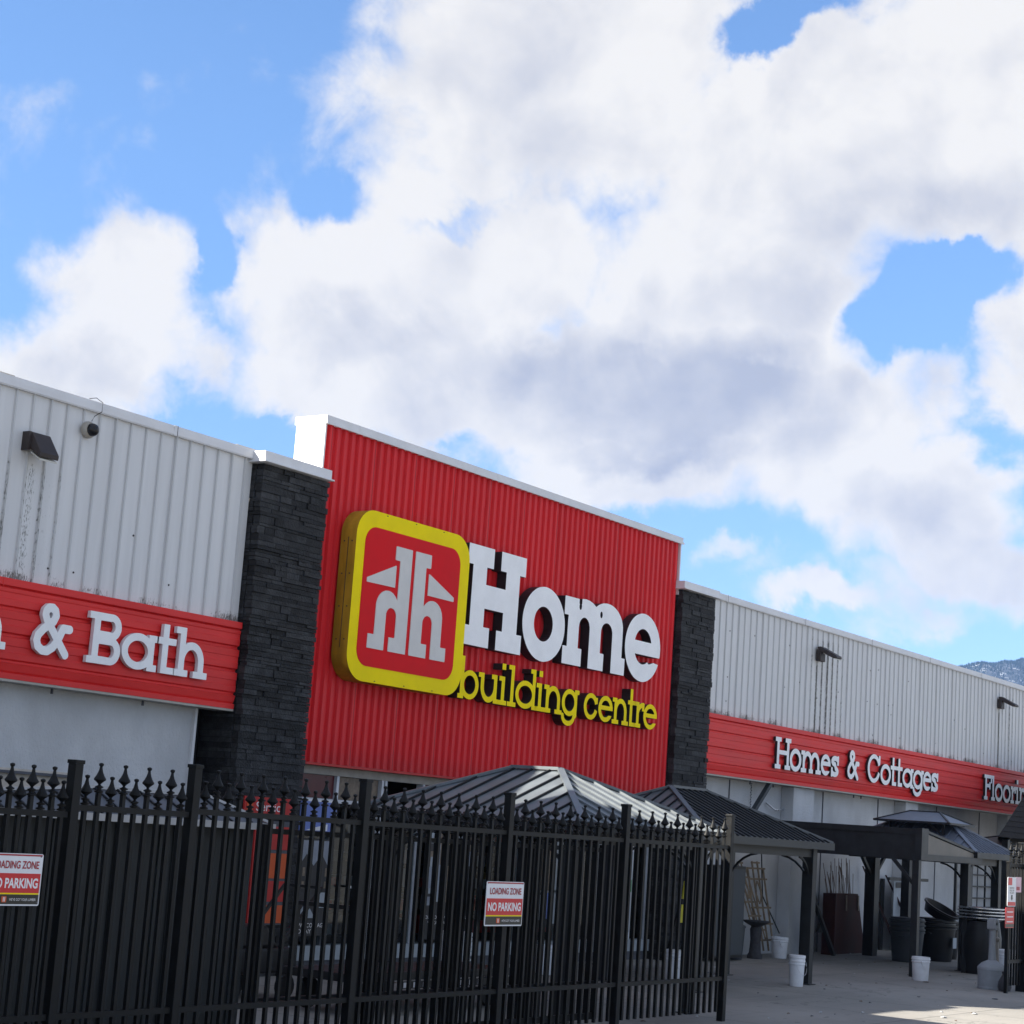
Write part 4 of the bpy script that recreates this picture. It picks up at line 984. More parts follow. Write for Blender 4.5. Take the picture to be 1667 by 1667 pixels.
def gazebo(name, label, x0, x1, y0, y1, ze, zr, axis, r0, r1, seam, roofm, over=.22, pw=.12, beam=.16, cat='gazebo', fasc=.09, seams=None, posts=None, yb=None):
    """hip roof x0..x1,y0..y1 with eave height ze, ridge height zr; ridge along axis from r0 to r1"""
    T = thing(name, label, cat, ((x0 + x1) / 2, (y0 + y1) / 2, 0))
    xc, yc = (x0 + x1) / 2, (y0 + y1) / 2
    A = Vector((x0, y0, ze)); B = Vector((x1, y0, ze)); Cc = Vector((x1, y1, ze)); Dd = Vector((x0, y1, ze))
    if axis == 'y': Pn, Pf = Vector((xc, r0, zr)), Vector((xc, r1, zr)); faces = [('f', A, B, Pn, Pn), ('r', B, Cc, Pf, Pn), ('b', Cc, Dd, Pf, Pf), ('l', Dd, A, Pn, Pf)]
    else: Pn, Pf = Vector((r0, yc, zr)), Vector((r1, yc, zr)); faces = [('f', A, B, Pf, Pn), ('r', B, Cc, Pf, Pf), ('b', Cc, Dd, Pn, Pf), ('l', Dd, A, Pn, Pn)]
    for nm, a, b, c, d in faces:
        mb = MB(); pts = [a, b, c] + ([d] if (c - d).length > 1e-4 else [])
        mb.slab(pts, .025); e = (b - a); L = e.length; e.normalize(); nrm = e.cross(d - a).normalized()
        if nrm.z < 0: nrm = -nrm
        s_ = nrm.cross(e).normalized();
        if s_.z < 0: s_ = -s_
        td = (d - a).dot(e); tc_ = (c - a).dot(e); hs = (d - a).dot(s_)
        k = 1
        while k * seam < L:
            t_ = k * seam; k += 1
            if t_ < td: hh = hs * t_ / td
            elif t_ > tc_: hh = hs * (L - t_) / (L - tc_)
            else: hh = hs
            if hh < .05: continue
            mb.bar(a + e * t_ + nrm * .012, a + e * t_ + s_ * (hh - .02) + nrm * .012, .014, .024, up=nrm, mi=0 if (nm == 'f' and roofm == 'gz') else 1)
        mb.build('roof_panel', [roofm, seams or roofm], T)
    mb = MB()
    for a, b in ((A, Pn), (B, Pn if axis == 'y' else Pf), (Cc, Pf), (Dd, Pf if axis == 'y' else Pn)): mb.bar(a + Vector((0, 0, .015)), b + Vector((0, 0, .02)), .07, .03)
    mb.bar(Pn + Vector((0, 0, .02)), Pf + Vector((0, 0, .021)), .09, .035); mb.build('hip_cap', roofm, T)
    mb = MB(); o = .012
    mb.box(x0 - o, x1 + o, y0 - .03, y0, ze - fasc, ze + .01); mb.box(x0 - o, x1 + o, y1, y1 + .03, ze - fasc, ze + .01)
    mb.box(x0 - .03, x0 - .002, y0, y1, ze - fasc, ze + .008); mb.box(x1 + .002, x1 + .03, y0, y1, ze - fasc, ze + .008); mb.build('eave_gutter', 'gzdark', T)
    px = (x0 + over, x1 - over); py = (y0 + over, yb if yb is not None else y1 - over); zt = ze - fasc * .5
    mb = MB()
    for y in py: mb.box(px[0] + pw / 2, px[1] - pw / 2, y - pw * .3, y + pw * .3, zt - beam, zt)
    for x in px: mb.box(x - pw * .28, x + pw * .28, py[0] + pw / 2, py[1] - pw / 2, zt - beam + .003, zt)
    mb.build('beam', 'gzdark', T)
    for ix, x in enumerate(px):
        for iy, y in enumerate(py):
            if posts is not None and (ix, iy) not in posts: continue
            mb = MB(); mb.box(x - pw / 2, x + pw / 2, y - pw / 2, y + pw / 2, .012, zt); mb.box(x - pw * .8, x + pw * .8, y - pw * .8, y + pw * .8, 0, .012); p = mb.build('post', 'gzdark', T, .005)
            mb = MB(); curve_brace(mb, (x, y, zt - beam), 1 if ix == 0 else -1, 0, .45); curve_brace(mb, (x, y, zt - beam), 0, 1 if iy == 0 else -1, .45); mb.build('brace', 'gzdark', p)
    return T

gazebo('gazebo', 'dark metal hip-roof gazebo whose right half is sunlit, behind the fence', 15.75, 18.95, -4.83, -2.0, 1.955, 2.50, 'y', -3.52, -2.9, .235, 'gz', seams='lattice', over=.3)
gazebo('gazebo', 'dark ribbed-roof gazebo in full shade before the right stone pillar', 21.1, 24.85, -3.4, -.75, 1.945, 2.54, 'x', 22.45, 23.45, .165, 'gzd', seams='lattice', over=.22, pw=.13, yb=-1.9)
t = thing('wall_post', 'stout dark post standing by the wall behind the shaded gazebo corner', 'post', (30.9, -.3, 0))
mb = MB(); mb.box(30.75, 30.93, -.42, -.22, 0, 2.2); mb.build('shaft', 'gzdark', t); mb = MB(); mb.bar((31.0, -.3, 1.1), (31.6, -.5, .03), .09, .04); mb.build('foot_brace', 'gzdark', t)

# lean-to shelter
PG = thing('lean_to_shelter', 'dark flat-roofed shelter with deep black fascia on square posts', 'shelter', (30, -2, 0))
mb = MB(); mb.box(28.68, 28.76, -3.13, -.4, 1.80, 2.20); mb.box(28.66, 28.78, -3.13, -.4, 2.20, 2.28); mb.build('side_fascia', 'gzdark', PG)
mb = MB(); mb.box(28.62, 28.90, -3.24, -3.13, 1.80, 2.30); mb.build('corner_block', 'gzdark', PG)
mb = MB(); mb.prism([(28.9, 1.9), (31.3, 1.9), (31.3, 1.95), (28.9, 2.23)], -3.17, -3.15); mb.build('gable_panel', 'panel', PG)
mb = MB(); mb.box(28.9, 31.5, -3.2, -3.12, 1.80, 1.90); mb.bar((28.8, -3.16, 2.28), (31.5, -3.16, 1.96), .05, .04); mb.build('front_beam', 'gzdark', PG)
mb = MB(); mb.slab([(28.7, -3.14, 2.29), (31.5, -3.14, 1.98), (31.5, -.4, 1.98), (28.7, -.4, 2.29)], .03); mb.build('roof', 'gzdark', PG)
for x, y, w in ((28.62, -3.17, .11), (31.0, -3.12, .08)):
    mb = MB(); mb.box(x - w / 2, x + w / 2, y - w / 2, y + w / 2, 0, 1.80); p = mb.build('post', 'gzdark', PG, .004)
    if x < 29:
        mb = MB(); mb.bar((x, y + (.4 if y < -2 else -.4), 1.80), (x, y, 1.38), .05); mb.build('brace', 'gzdark', p)
mb = MB(); mb.box(33.1, 33.32, -.6, -.4, 0, 2.1); p = mb.build('post', 'gzdark', PG)
mb = MB(); mb.bar((32.45, -.5, 2.0), (33.15, -.5, 1.45), .06); mb.bar((34.0, -.5, 2.0), (33.3, -.5, 1.45), .06); mb.build('brace', 'gzdark', p)
mb = MB(); mb.box(31.5, 34.3, -.62, -.38, 1.85, 2.2); mb.build('rear_beam', 'gzdark', PG)

G3 = gazebo('gazebo', 'two-tier slate-blue gazebo with small raised upper roof', 31.2, 33.3, -3.2, -.5, 1.985, 2.5, 'y', -2.3, -1.4, .18, 'gz2', over=.28, pw=.14, posts=((0, 0), (1, 0)))
for x, y in ((34.4, -.7), (32.1, -2.72)):
    mb = MB(); mb.box(x - .08, x + .08, y - .08, y + .08, 0, 1.9); mb.build('post', 'greybin' if y < -2 else 'gzdark', G3)
cup = dict(x0=31.05, x1=33.35, y0=-2.55, y1=-1.05)
mb = MB(); c0, c1, d0, d1 = 31.5, 32.75, -2.6, -1.21; ze_, zr_ = 2.455, 2.65; xm_ = 32.12
a, b, c, d = (c0, d0, ze_), (c1, d0, ze_), (c1, d1, ze_), (c0, d1, ze_); p, q = (xm_, d0 + .42, zr_), (xm_, d1 - .42, zr_)
mb.slab([a, b, p], .02); mb.slab([b, c, q, p], .02); mb.slab([c, d, q], .02); mb.slab([d, a, p, q], .02); up_ = mb.build('upper_roof', 'gz2', G3)
mb = MB()
for u, v_ in ((a, p), (b, p), (c, q), (d, q), (p, q), (a, b), (b, c), (c, d), (d, a)): mb.bar(u, v_, .035, .03)
mb.build('roof_edge', 'gzdark', up_)
mb = MB()
for x in (c0 + .25, c1 - .25):
    for y in (d0 + .2, d1 - .2): mb.bar((x, y, 2.2), (x, y, 2.46), .035); mb.bar((x + (.2 if x > xm_ else -.2) * 0, y, 2.25), (x, y + (.3 if y < -1.9 else -.3), 2.46), .04)
mb.build('cupola_strut', 'gzdark', G3)

t = thing('shingled_shed', 'dark shingled roof rising at the right edge of the yard', 'shed', (39, -1.3, 0))
mb = MB(); rows = 17
P0, P1, AP = Vector((35.7, -2.0, 2.34)), Vector((47.5, -2.0, 2.34)), Vector((42.3, -.8, 4.24))
for k in range(rows):
    f0, f1 = k / rows, (k + 1.25) / rows
    a, b = P0.lerp(AP, f0), P1.lerp(AP, f0); c, d = P1.lerp(AP, min(f1, 1)), P0.lerp(AP, min(f1, 1)); off = Vector((0, -.012, .016))
    mb.slab([a + off, b + off, c + Vector((.001, 0, .002)), d], .012)
mb.slab([P0, AP, (39.7, -.6, 2.34)], .02)
mb.build('roof', 'shingle', t)
mb = MB()
for x, y in ((36.6, -1.85), (47, -1.85), (40.2, -.7)): mb.box(x - .06, x + .06, y - .06, y + .06, 0, 2.30)
mb.build('post', 'gzdark', t)
t = thing('canopy', 'taupe fabric canopy below the shingled roof at the right edge', 'canopy', (39, -1.3, 0))
mb = MB(); pk = (38.75, -1.25, 2.44); base = [(36.85, -1.75, 2.22), (40.8, -1.75, 2.22), (40.8, -.75, 2.22), (36.85, -.75, 2.22)]
for i in range(4): mb.slab([base[i], base[(i + 1) % 4], pk], .02)
mb.build('cloth_top', 'canvas', t)
mb = MB()
for i in range(4): mb.bar(base[i], pk, .04); mb.bar((base[i][0], base[i][1], 0), base[i], .05)
mb.build('frame', 'gzdark', t)

# ================================================================== POSTERS AT THE STOREFRONT
t = thing('service_sign', 'red board reading Service on the stone pillar behind the fence', 'sign', (16.4, -.25, 1.81))
mb = MB(); mb.box(16.0, 16.86, -.235, -.215, 1.81, 2.0); mb.build('plate', 'print_red', t)
text_part('Service', 16.20, 16.70, 1.845, 1.945, -.238, 'text_white', t, bold=0)
mb = MB(); mb.prism(rr(16.04, 16.14, 1.84, 1.935, .01, 3), -.242, -.236); mb.build('small_logo', 'orange', t)
t = thing('red_banner', 'tall red and orange banner with vertical lettering beside the display shed', 'banner', (16.6, -.25, .58))
mb = MB(); mb.box(16.22, 16.44, -.235, -.215, .58, 1.74); mb.build('red_strip', 'print_red', t)
mb = MB(); mb.box(16.47, 16.86, -.235, -.215, .58, 1.74); mb.build('backing', 'bulkhead', t)
for z0, z1, mm in ((1.42, 1.68, 'print_red'), (1.10, 1.38, 'orange'), (.84, 1.07, 'print_red'), (.60, .80, 'orange')):
    mb = MB(); mb.box(16.49, 16.84, -.24, -.236, z0, z1); mb.build('colour_panel', mm, t)
for z, c in zip((1.25, 1.10, .95, .80, .66), 'COLOR'): text_part(c, 16.29, 16.36, z, z + .07, -.238, 'text_white', t, bold=0)
t = thing('blue_poster', 'blue poster at the top of the first shop window', 'poster', (17.7, .1, 1.6))
mb = MB(); mb.box(17.38, 18.06, .10, .112, 1.62, 2.0); mb.build('sheet', 'print_blue', t); mb = MB(); mb.box(17.38, 18.06, .098, .114, 2.0, 2.03); mb.prism([(17.5, 1.66), (17.9, 1.74), (17.9, 1.66)], .094, .098); mb.build('white_edge', 'sign_white', t)
t = thing('house_poster', 'window poster of a gabled house with text about a cottage', 'poster', (17.7, .1, .35))
mb = MB(); mb.box(17.38, 18.06, .10, .112, .42, 1.56); mb.build('sheet', 'print_dark', t)
mb = MB(); mb.box(17.40, 18.04, .096, .099, 1.2, 1.54); mb.build('printed_sky', 'print_sky', t)
mb = MB(); mb.prism([(17.42, .95), (17.42, 1.22), (17.56, 1.38), (17.70, 1.24), (17.84, 1.38), (17.99, 1.22), (17.99, .95)], .092, .0955); mb.build('printed_house', 'print_dark', t)
mb = MB()
for x in (17.5, 17.62, 17.8, 17.92): mb.box(x, x + .045, .089, .0915, 1.12, 1.22); mb.box(x, x + .045, .089, .0915, .98, 1.06)
mb.build('printed_windows', 'print_warm', t)
mb = MB(); mb.box(17.78, 18.0, .09, .0935, .75, .93); mb.prism([(17.44, .63), (17.62, .82), (17.80, .63)], .09, .0935); mb.build('printed_patch', 'print_pale', t)
text_part('OWN COTTAGE', 17.44, 18.0, .52, .57, .092, 'text_white', t, bold=0); text_part('TODAY', 17.44, 17.75, .45, .50, .092, 'text_white', t, bold=0)
t = thing('collage_poster', 'wide window poster with grey and brown room pictures and text', 'poster', (20.5, .1, .35))
mb = MB(); mb.box(19.95, 21.06, .10, .112, .36, 1.9); mb.build('sheet', 'print_dark', t)
rnd = random.Random(4)
for mm in ('print_warm', 'print_sky', 'print_pale', 'print_dark'):
    mb = MB()
    for k in range(10):
        x = 19.98 + rnd.random() * .95; z = .75 + rnd.random() * .9; y = .099 - rnd.random() * .006
        mb.box(x, min(x + rnd.uniform(.06, .2), 21.04), y - .0004, y, z, min(z + rnd.uniform(.12, .5), 1.88))
    mb.build('printed_picture', mm, t)
text_part('YOU CHOOSE TO WORK TO HELP', 20.0, 21.0, .62, .66, .092, 'text_white', t, bold=0); text_part('WE CAN MAKE IT HAPPEN', 20.1, 20.9, .55, .59, .092, 'text_white', t, bold=0)
t = thing('people_poster', 'pale window poster with blue and tan figures near the middle of the storefront', 'poster', (22.9, .1, .4))
mb = MB(); mb.box(22.45, 23.38, .10, .112, .5, 1.9); mb.build('sheet', 'print_dark', t)
mb = MB(); mb.box(22.62, 22.98, .095, .099, 1.0, 1.75); mb.build('printed_wall', 'print_warm', t)
mb = MB(); mb.box(23.1, 23.36, .095, .099, .55, 1.85); mb.box(22.65, 22.8, .09, .0945, .6, .95); mb.build('printed_light', 'print_pale', t)
mb = MB(); mb.box(22.82, 23.05, .09, .0945, .62, .98); mb.build('printed_shirt', 'print_blue', t)
t = thing('sale_board', 'white sale board with a green SALE stripe in the shop window', 'sign', (24.9, .1, .35))
mb = MB(); mb.box(24.62, 25.34, .10, .112, .42, 1.62); mb.build('sheet', 'print_pale', t)
mb = MB(); mb.box(24.62, 25.34, .096, .099, 1.02, 1.20); mb.build('green_stripe', 'green', t); text_part('SALE', 24.7, 25.25, 1.05, 1.17, .093, 'text_white', t)
t = thing('caution_board', 'yellow folding caution board behind the last fence panel', 'sign', (24.1, -1.5, 0))
mb = MB(); mb.prism([(23.95, .70), (24.25, .70), (24.22, .95), (23.98, .95)], -1.52, -1.50); mb.prism([(24.0, 1.03), (24.12, 1.03), (24.10, 1.28), (24.04, 1.28)], -1.52, -1.50); mb.build('front_board', 'safety', t)
mb = MB(); mb.bar((23.95, -1.495, 0), (24.05, -1.495, 1.2), .025); mb.bar((24.25, -1.495, 0), (24.15, -1.495, 1.2), .025); mb.bar((24.1, -1.2, 0), (24.1, -1.48, 1.2), .025); mb.build('leg', 'blackbin', t)
t = thing('dark_stand_in', 'dark boxy stand-in for unidentified dark things behind the last fence panel', 'cabinet', (27.5, -.3, 0))  # guessed dark block, added to darken the view behind the last panel
mb = MB(); mb.box(26.9, 28.0, -.5, -.02, .05, 1.5); mb.build('dark_block', 'blackbin', t, .01)
mb = MB(); mb.box(26.95, 27.42, -.515, -.502, .1, 1.45); mb.build('door', 'greybin', t); mb = MB(); mb.box(27.45, 27.95, -.515, -.502, .1, 1.45); mb.build('door', 'greybin', t)

# lumber cart behind the fence
t = thing('lumber_cart', 'low black flat-deck lumber cart behind the fence', 'cart', (15.6, -2.9, 0))
mb = MB(); mb.box(14.2, 17.0, -3.3, -2.5, .32, .40); mb.build('deck', 'blackbin', t, .01)
mb = MB(); mb.bar((14.3, -3.25, .4), (14.3, -3.25, 1.0), .04); mb.bar((14.3, -2.55, .4), (14.3, -2.55, 1.0), .04); mb.bar((14.3, -3.25, 1.0), (14.3, -2.55, 1.0), .04); mb.build('handle', 'blackbin', t)
for x in (14.5, 16.7):
    for y in (-3.2, -2.6):
        mb = MB(); mb.lathe(0, 0, [(.14, -.03), (.15, -.02), (.15, .02), (.14, .03)], 20)
        mb.v = [(a + x, c + y, b + .155) for a, b, c in mb.v]; mb.build('wheel', 'rubber', t)
t = thing('tag_strip', 'row of small white price tags along the edge of the black cart', 'price tags', (15.5, -3.32, .3))
mb = MB(); mb.box(15.0, 16.95, -3.325, -3.318, .24, .31); mb.build('strip', 'blackbin', t)
mb = MB()
for k in range(12): mb.box(15.06 + k * .16, 15.10 + k * .16, -3.329, -3.326, .25, .30)
mb.build('tags', 'sign_white', t)
t = thing('mower', 'black and white wheeled tool under the first window behind the fence', 'mower', (14.6, -1.6, 0))
mb = MB(); mb.box(14.0, 15.1, -1.9, -1.3, .25, .5); mb.prism([(14.2, .5), (14.9, .5), (14.7, .72), (14.3, .72)], -1.85, -1.35); mb.build('body', 'blackbin', t, .03)
mb = MB(); mb.bar((14.9, -1.85, .5), (15.5, -1.85, 1.1), .03); mb.bar((14.9, -1.35, .5), (15.5, -1.35, 1.1), .03); mb.bar((15.5, -1.85, 1.1), (15.5, -1.35, 1.1), .03); mb.build('handle', 'blackbin', t)
for x in (14.15, 14.95):
    for y in (-1.92, -1.28):
        mb = MB(); mb.lathe(0, 0, [(.12, -.03), (.12, .03)], 18); mb.v = [(a + x, c + y, b + .125) for a, b, c in mb.v]; mb.build('wheel', 'rubber', t)

# ================================================================== YARD THINGS
def pail(x, y, label, z=0., s=1., lid=False, stack=0, sr=1.):
    t = thing('pail', label, 'pail', (x, y, z), 'white plastic pails in the yard')
    pr = [(.125, 0), (.130, .01), (.146, .285), (.158, .29), (.158, .302), (.150, .306), (.150, .325), (.160, .33), (.160, .345), (.152, .35), (.153, .372), (.145, .372), (.14, .30), (.118, .02)]
    mb = MB(); mb.lathe(x, y, [(r * s * sr, h * s) for r, h in pr], 32, z0=z); mb.build('tub', 'bucket', t)
    for k in range(stack):
        mb = MB(); mb.lathe(x, y, [(.15 * s * sr, (.372 + .045 * k) * s), (.16 * s * sr, (.38 + .045 * k) * s), (.16 * s * sr, (.41 + .045 * k) * s), (.153 * s * sr, (.415 + .045 * k) * s)], 32, z0=z); mb.build('nested_tub', 'bucket', t)
    mb = MB(); mb.tube([(x - .16 * s * math.cos(a), y - .165 * s * math.sin(a) * .3 - .06, z + (.32 - .17 * math.sin(a)) * s) for a in np.linspace(0, math.pi, 12)], .003, 6); mb.build('handle', 'galv', t)
pail(24.1, -3.28, 'tall white pail beside the post of the shaded gazebo', stack=1, s=1.0, sr=.72)
pail(27.95, -3.55, 'white pail standing open by the lean-to corner post', s=.95, sr=.95)
pail(29.7, -.35, 'white pail against the wall under the hanging cable', s=.95)
pail(31.2, -3.75, 'white pail behind the grey cigarette receptacle', s=1.05, stack=1)
pail(17.35, -2.3, 'white pail stack seen through the fence under the sunlit gazebo', s=1.15, stack=5)
pail(21.3, -1.0, 'white pail seen through the fence near the shop doors', s=1.0)
pail(22.45, -2.3, 'white pail seen through the last fence panel', s=1.0, stack=1)

t = thing('ash_receptacle', 'grey long-necked cigarette receptacle with domed base near the right fence', 'ash bin', (27.78, -4.72, 0))
mb = MB(); mb.lathe(27.78, -4.72, [(.205, 0), (.208, .01), (.208, .03), (.20, .035), (.202, .2), (.206, .255), (.206, .27), (.21, .275), (.21, .31), (.2, .325), (.15, .375), (.085, .405), (.06, .42)], 40); mb.build('base', 'ash', t)
mb = MB(); mb.lathe(27.78, -4.72, [(.058, .40), (.05, .6), (.048, .88), (.055, .90)], 20); mb.build('neck', 'ash', t)
mb = MB(); mb.box(27.70, 27.86, -4.79, -4.65, .86, 1.03); mb.build('head', 'ash', t, .03)
mb = MB(); yl(mb, 27.745, .95, [(.022, 4.785), (.022, 4.80)], 16); mb.lathe(0, 0, [(.02, 0), (.02, .01)], 12)
mb.v = mb.v[:32]; mb.f = [f for f in mb.f if max(f) < 32]; mb.mi = mb.mi[:len(mb.f)]; mb.sm = mb.sm[:len(mb.f)]; mb.build('opening', 'blackbin', t)
t = thing('weight_bag', 'lumpy dark grey weight bag at the foot of the right fence', 'weight bag', (27.75, -5.25, 0))
mb = MB(); mb.lathe(27.55, -5.0, [(.02, 0), (.10, .01), (.12, .06), (.11, .14), (.07, .2), (.04, .24), (.055, .28), (.03, .29)], 14, ell=.8); mb.build('sack', 'cast', t)
t = thing('garden_ornament', 'pale cast column ornament between the receptacle and right fence', 'ornament', (29.4, -4.2, 0))
mb = MB(); mb.lathe(29.4, -4.2, [(.11, 0), (.11, .05), (.075, .08), (.06, .4), (.05, .62), (.065, .64), (.065, .68), (.035, .7), (.03, .78), (.045, .8), (.02, .84)], 20); mb.build('column', 'panel', t)

def bin_(x, y, r, h, label, m_='greybin', z=0., group=None, name='garbage_bin', n=1):
    t = thing(name, label, 'bin', (x, y, z), group)
    mb = MB(); mb.lathe(x, y, [(r * .82, 0), (r * .84, .02), (r, h * .93), (r * 1.06, h * .935), (r * 1.06, h * .97), (r, h), (r * .94, h), (r * .8, .05)], 28, z0=z); mb.build('tub', m_, t)
    for k in range(n - 1):
        mb = MB(); zz = z + h + .075 * k
        mb.lathe(x, y, [(r * .98, 0), (r * 1.07, .01), (r * 1.07, .035), (r, .04), (r * .99, .07), (r * .93, .07)], 28, z0=zz); mb.build('nested_tub', m_, t)
    mb = MB()
    for sg in (-1, 1): mb.tube([(x + sg * r * .98, y - .06, z + h * .8), (x + sg * r * 1.2, y - .05, z + h * .82), (x + sg * r * 1.2, y + .05, z + h * .82), (x + sg * r * .98, y + .06, z + h * .8)], .014, 6)
    mb.build('handle', m_, t)
bin_(28.15, -.25, .19, .55, 'dark grey bin against the wall beside the fence end', 'greybin')
bin_(32.5, -1.5, .30, .55, 'stack of nested grey garbage bins behind the lean-to post', 'greybin', n=4)
bin_(33.75, -1.55, .36, .62, 'stack of nested black bins with white labels under the two-tier gazebo', 'blackbin', n=3)
bin_(34.75, -1.35, .28, .55, 'smaller black bin stack right of the labelled bins', 'blackbin', n=3)
t = thing('round_tub', 'large tilted black tub lying on the black bins', 'tub', (34.6, -1.5, .8))
mb = MB(); mb.lathe(0, 0, [(.27, 0), (.32, .14), (.35, .15), (.35, .18), (.31, .18), (.26, .03)], 32)
rot = Matrix.Rotation(R(28), 3, 'X')
mb.v = [tuple(rot @ Vector(v) + Vector((33.7, -1.6, .80))) for v in mb.v]; mb.build('tub', 'blackbin', t)
t = thing('price_tag', 'small white price label on the black bins', 'label', (33.7, -1.94, .25))
mb = MB(); mb.box(33.62, 33.80, -1.94, -1.93, .25, .44); mb.build('sheet', 'print_pale', t)
mb = MB()
for k in range(3): mb.box(33.85, 33.97, -1.95, -1.94, .64 + .075 * k, .66 + .075 * k)
mb.build('stickers', 'print_pale', t)

t = thing('washtub_stack', 'stack of galvanised washtubs on a black barrel behind the receptacle', 'washtub', (31.1, -3.6, 0))
mb = MB(); mb.lathe(31.25, -3.3, [(.30, 0), (.34, .3), (.34, .6), (.30, .86), (.2, .87)], 28); mb.build('barrel', 'blackbin', t)
for k in range(4):
    mb = MB(); z = .88 + .052 * k; mb.lathe(31.25, -3.3, [(.30, 0), (.40 - .01 * k, .03), (.415 - .01 * k, .035), (.415 - .01 * k, .05), (.38, .051)], 36, z0=z); mb.build('tub', 'galv', t)

def trellis(x0, x1, z0, z1, y, lean, label, skew=0.):
    t = thing('trellis', label, 'trellis', (x0, y, z0), 'cedar trellises leaning on the wall')
    def P(u, w): return (x0 + (x1 - x0) * u + skew * (1 - w), y - lean * (1 - w), z0 + (z1 - z0) * w)
    mb = MB()
    for u, wt in ((.08, .93), (.36, 1.), (.64, 1.), (.92, .93)): mb.bar(P(u, 0), P(u, wt), .035, .02)
    mb.build('upright', 'cedar', t)
    mb = MB()
    for w, a, b in ((.12, -.02, 1.02), (.30, -.02, 1.02), (.48, -.02, 1.02), (.80, 0, 1.0), (.92, .02, .98), (.985, .28, .72)): mb.bar(tuple(np.array(P(a, w)) + (0, -.015, 0)), tuple(np.array(P(b, w)) + (0, -.015, 0)), .02, .03)
    mb.build('crossbar', 'cedar', t)
    mb = MB()
    for s1 in (-1, 1):
        pts = [P(.5 + s1 * .12 * math.sin(math.pi * k / 8), .52 + .26 * k / 8) for k in range(9)]
        for p, q in zip(pts, pts[1:]): mb.bar(p, q, .018)
    mb.build('scroll', 'cedar', t)
trellis(29.27, 29.98, .1, 1.58, .16, .3, 'cedar trellis with heart scroll leaning on the wall behind the birdbath')
trellis(28.85, 29.3, .3, 1.56, .18, .35, 'second cedar trellis seen nearly edge-on, left of the heart trellis', .25)
t = thing('birdbath', 'dark pedestal birdbath in front of the trellises', 'birdbath', (28.87, -.3, 0))
mb = MB(); mb.lathe(28.87, -.3, [(.125, 0), (.125, .06), (.10, .1), (.085, .3), (.10, .48), (.07, .53)], 24); mb.build('pedestal', 'cast', t)
mb = MB(); mb.lathe(28.87, -.3, [(.07, .52), (.15, .56), (.225, .60), (.23, .62), (.205, .615), (.12, .59)], 36); mb.build('basin', 'cast', t)
t = thing('hanging_cable', 'thin black cable hanging down the wall into a pail', 'cable', (30.1, .2, .3))
mb = MB(); mb.tube([(29.98, .25, 2.3), (30.0, .22, 1.8), (30.08, .2, 1.0), (30.2, -.1, .38)], .012, 6); mb.build('cable', 'rubber', t)
t = thing('diagonal_brace', 'grey diagonal prop between the wall and the red fascia', 'brace', (29.5, 0, 2.4))
mb = MB(); mb.bar((29.72, -.02, 2.92), (28.6, .12, 1.75), .09, .06); mb.build('prop', 'greybin', t)
t = thing('wall_hook', 'white bent bracket hook on the wall beside the pilaster', 'hook', (30.4, .25, 2.5))
mb = MB(); mb.tube([(30.2, .27, 2.60), (30.38, .2, 2.50), (30.42, .18, 2.485), (30.78, .2, 2.50), (30.80, .2, 2.55)], .014, 6); mb.build('bracket', 'galv', t)
t = thing('stick_crate', 'dark brown board crate holding thin twigs against the wall', 'crate', (32.9, -.1, 0))
mb = MB(); mb.prism([(32.12, 1.09), (33.42, 1.09), (33.85, 0), (32.25, 0)], -.14, -.06); mb.box(32.06, 32.13, -.3, -.05, 0, 1.09); mb.build('board', 'brown', t)
mb = MB()
for x in (32.3, 32.85, 33.4): mb.bar((x, -.16, 1.06), (x + .02, -.16, .78), .05, .012)
mb.build('tag', 'print_warm', t)
mb = MB()
for k in range(34):
    x = 32.4 + k * .033 + random.uniform(-.03, .03); mb.bar((x, -.0, .9), (x + random.uniform(-.12, .22), .1, 1.3 + random.random() * .5), .008)
mb.build('twigs', 'twig', t)
t = thing('display_door', 'black-framed glass door panel standing against the wall', 'door', (36, .2, 0))
mb = MB(); mb.box(35.42, 35.52, .2, .26, 0, 1.38); mb.box(36.62, 36.70, .0, .045, 0, 1.38); mb.box(35.25, 37.3, -.01, .045, 1.36, 1.42); mb.box(35.52, 36.62, .0, .04, .46, .50); mb.build('frame', 'gzdark', t)
mb = MB(); mb.box(35.6, 35.9, -.006, -.002, 1.22, 1.33); mb.build('label', 'print_dark', t)
mb = MB(); mb.box(35.53, 36.61, .01, .02, .05, 1.35); mb.build('panel', 'print_pale', t)
for k, (x, lean, lab) in enumerate(((34.4, -.5, 'dark plank leaning left against the wall behind the bins'), (35.6, -.55, 'second dark plank leaning beside the lean-to post'))):
    t = thing('plank', lab, 'plank', (x, .1, 0)); mb = MB(); mb.bar((x + .5, -.3, .2), (x + lean + .5, .2, 1.6 - .15 * k), .10, .03, taper=.5); mb.build('board', 'brown', t)
t = thing('metal_rack', 'thin black wire rack ladder standing by the wall at the right', 'rack', (40.5, .2, 0))
mb = MB()
for x in (39.75, 40.1, 41.1, 41.9): mb.bar((x, .15, 0), (x, .15, 1.8), .035)
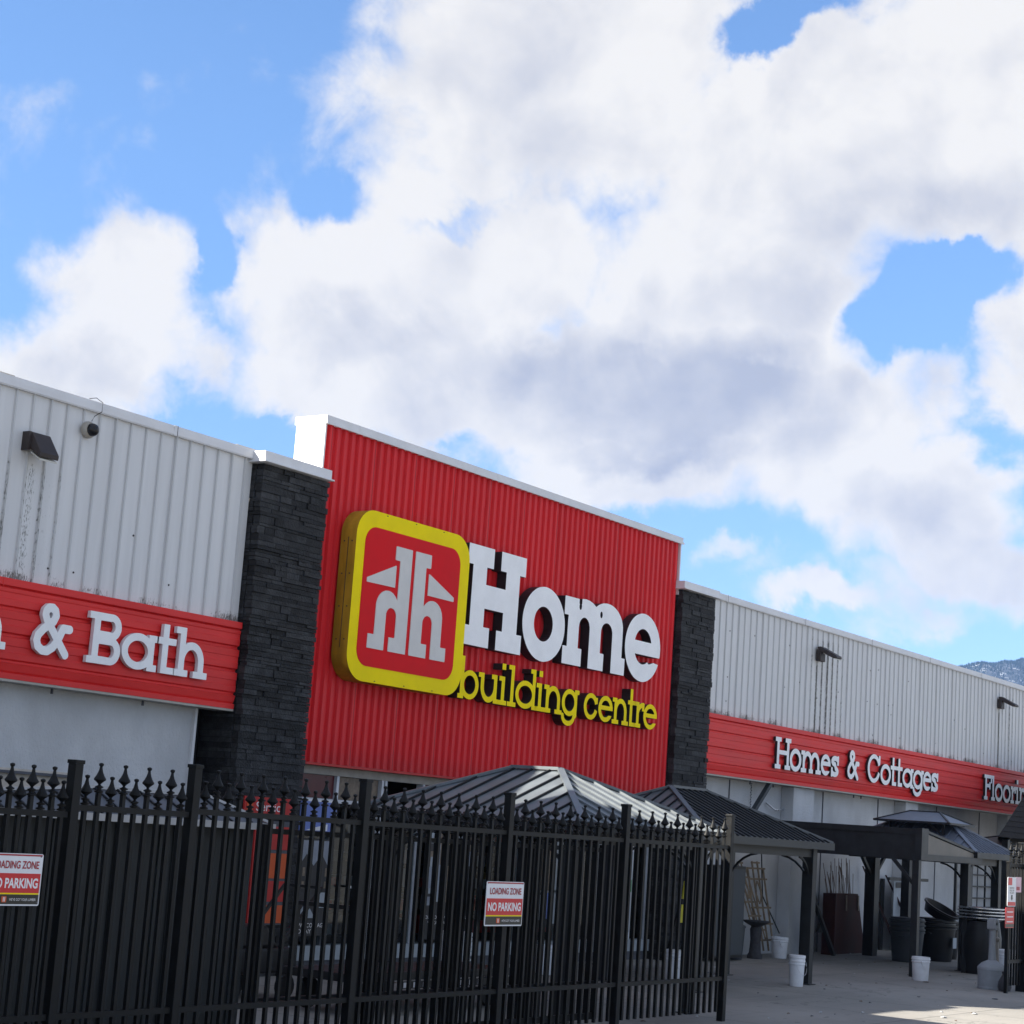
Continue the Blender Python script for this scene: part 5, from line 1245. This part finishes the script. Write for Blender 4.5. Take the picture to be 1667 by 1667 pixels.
for z in (.2, .85, 1.05, 1.3, 1.55, 1.78): mb.bar((39.75, .15, z), (41.9, .15, z), .03)
mb.build('frame', 'lattice', t)
t = thing('broom', 'broom leaning on the wall between the gazebo posts', 'broom', (31.9, .1, 0))
mb = MB(); mb.tube([(31.6, -.2, .55), (32.0, .1, 1.25)], .012, 6); mb.build('handle', 'blackbin', t)
mb = MB(); mb.prism([(31.45, .4), (31.75, .4), (31.66, .56), (31.55, .56)], -.25, -.2); mb.build('bristles', 'blackbin', t)
t = thing('wall_fixture', 'small dark tap bracket on the wall right of the pilaster', 'tap', (31.95, .2, 1.45))
mb = MB(); mb.box(31.9, 32.15, .18, .29, 1.42, 1.47); mb.bar((32.0, .24, 1.45), (32.0, .24, 1.62), .03); mb.build('body', 'greybin', t)
t = thing('cardboard_box', 'brown carton on the ground beside the display door', 'box', (34.5, -.9, 0))
mb = MB(); mb.box(34.35, 34.6, -1.0, -.75, 0, .24); mb.build('carton', 'cedar', t, .004)

mb = MB()
for _ in range(130):
    x, y = random.uniform(17, 34), random.uniform(-7.5, .1); r_ = random.uniform(.006, .02) * (2.2 if random.random() < .08 else 1); a = random.random() * 6.3
    mb.slab([(x + r_ * math.cos(a + t) * (1 + .6 * (k % 2)), y + r_ * math.sin(a + t), .012 + .006 * (k % 2)) for k, t in enumerate((0, 1.4, 3.0, 4.4))], .008, random.randrange(3))
lt = mb.build('ground_litter', ['twig', 'bulkhead', 'eave']); lt['kind'] = 'stuff'

# ================================================================== AIR
mb = MB(); mb.box(-60, 3060, -300, 1000, -1, 345)
hm = bpy.data.materials.new('air'); hm.use_nodes = True; nt = hm.node_tree; nt.nodes.clear()
o_ = nt.nodes.new('ShaderNodeOutputMaterial'); pv = nt.nodes.new('ShaderNodeVolumePrincipled'); pv.inputs['Color'].default_value = (.22, .46, 1, 1); pv.inputs['Density'].default_value = .00008
nt.links.new(pv.outputs[0], o_.inputs['Volume'])
hz_ = mb.build('haze', hm); hz_['kind'] = 'stuff'
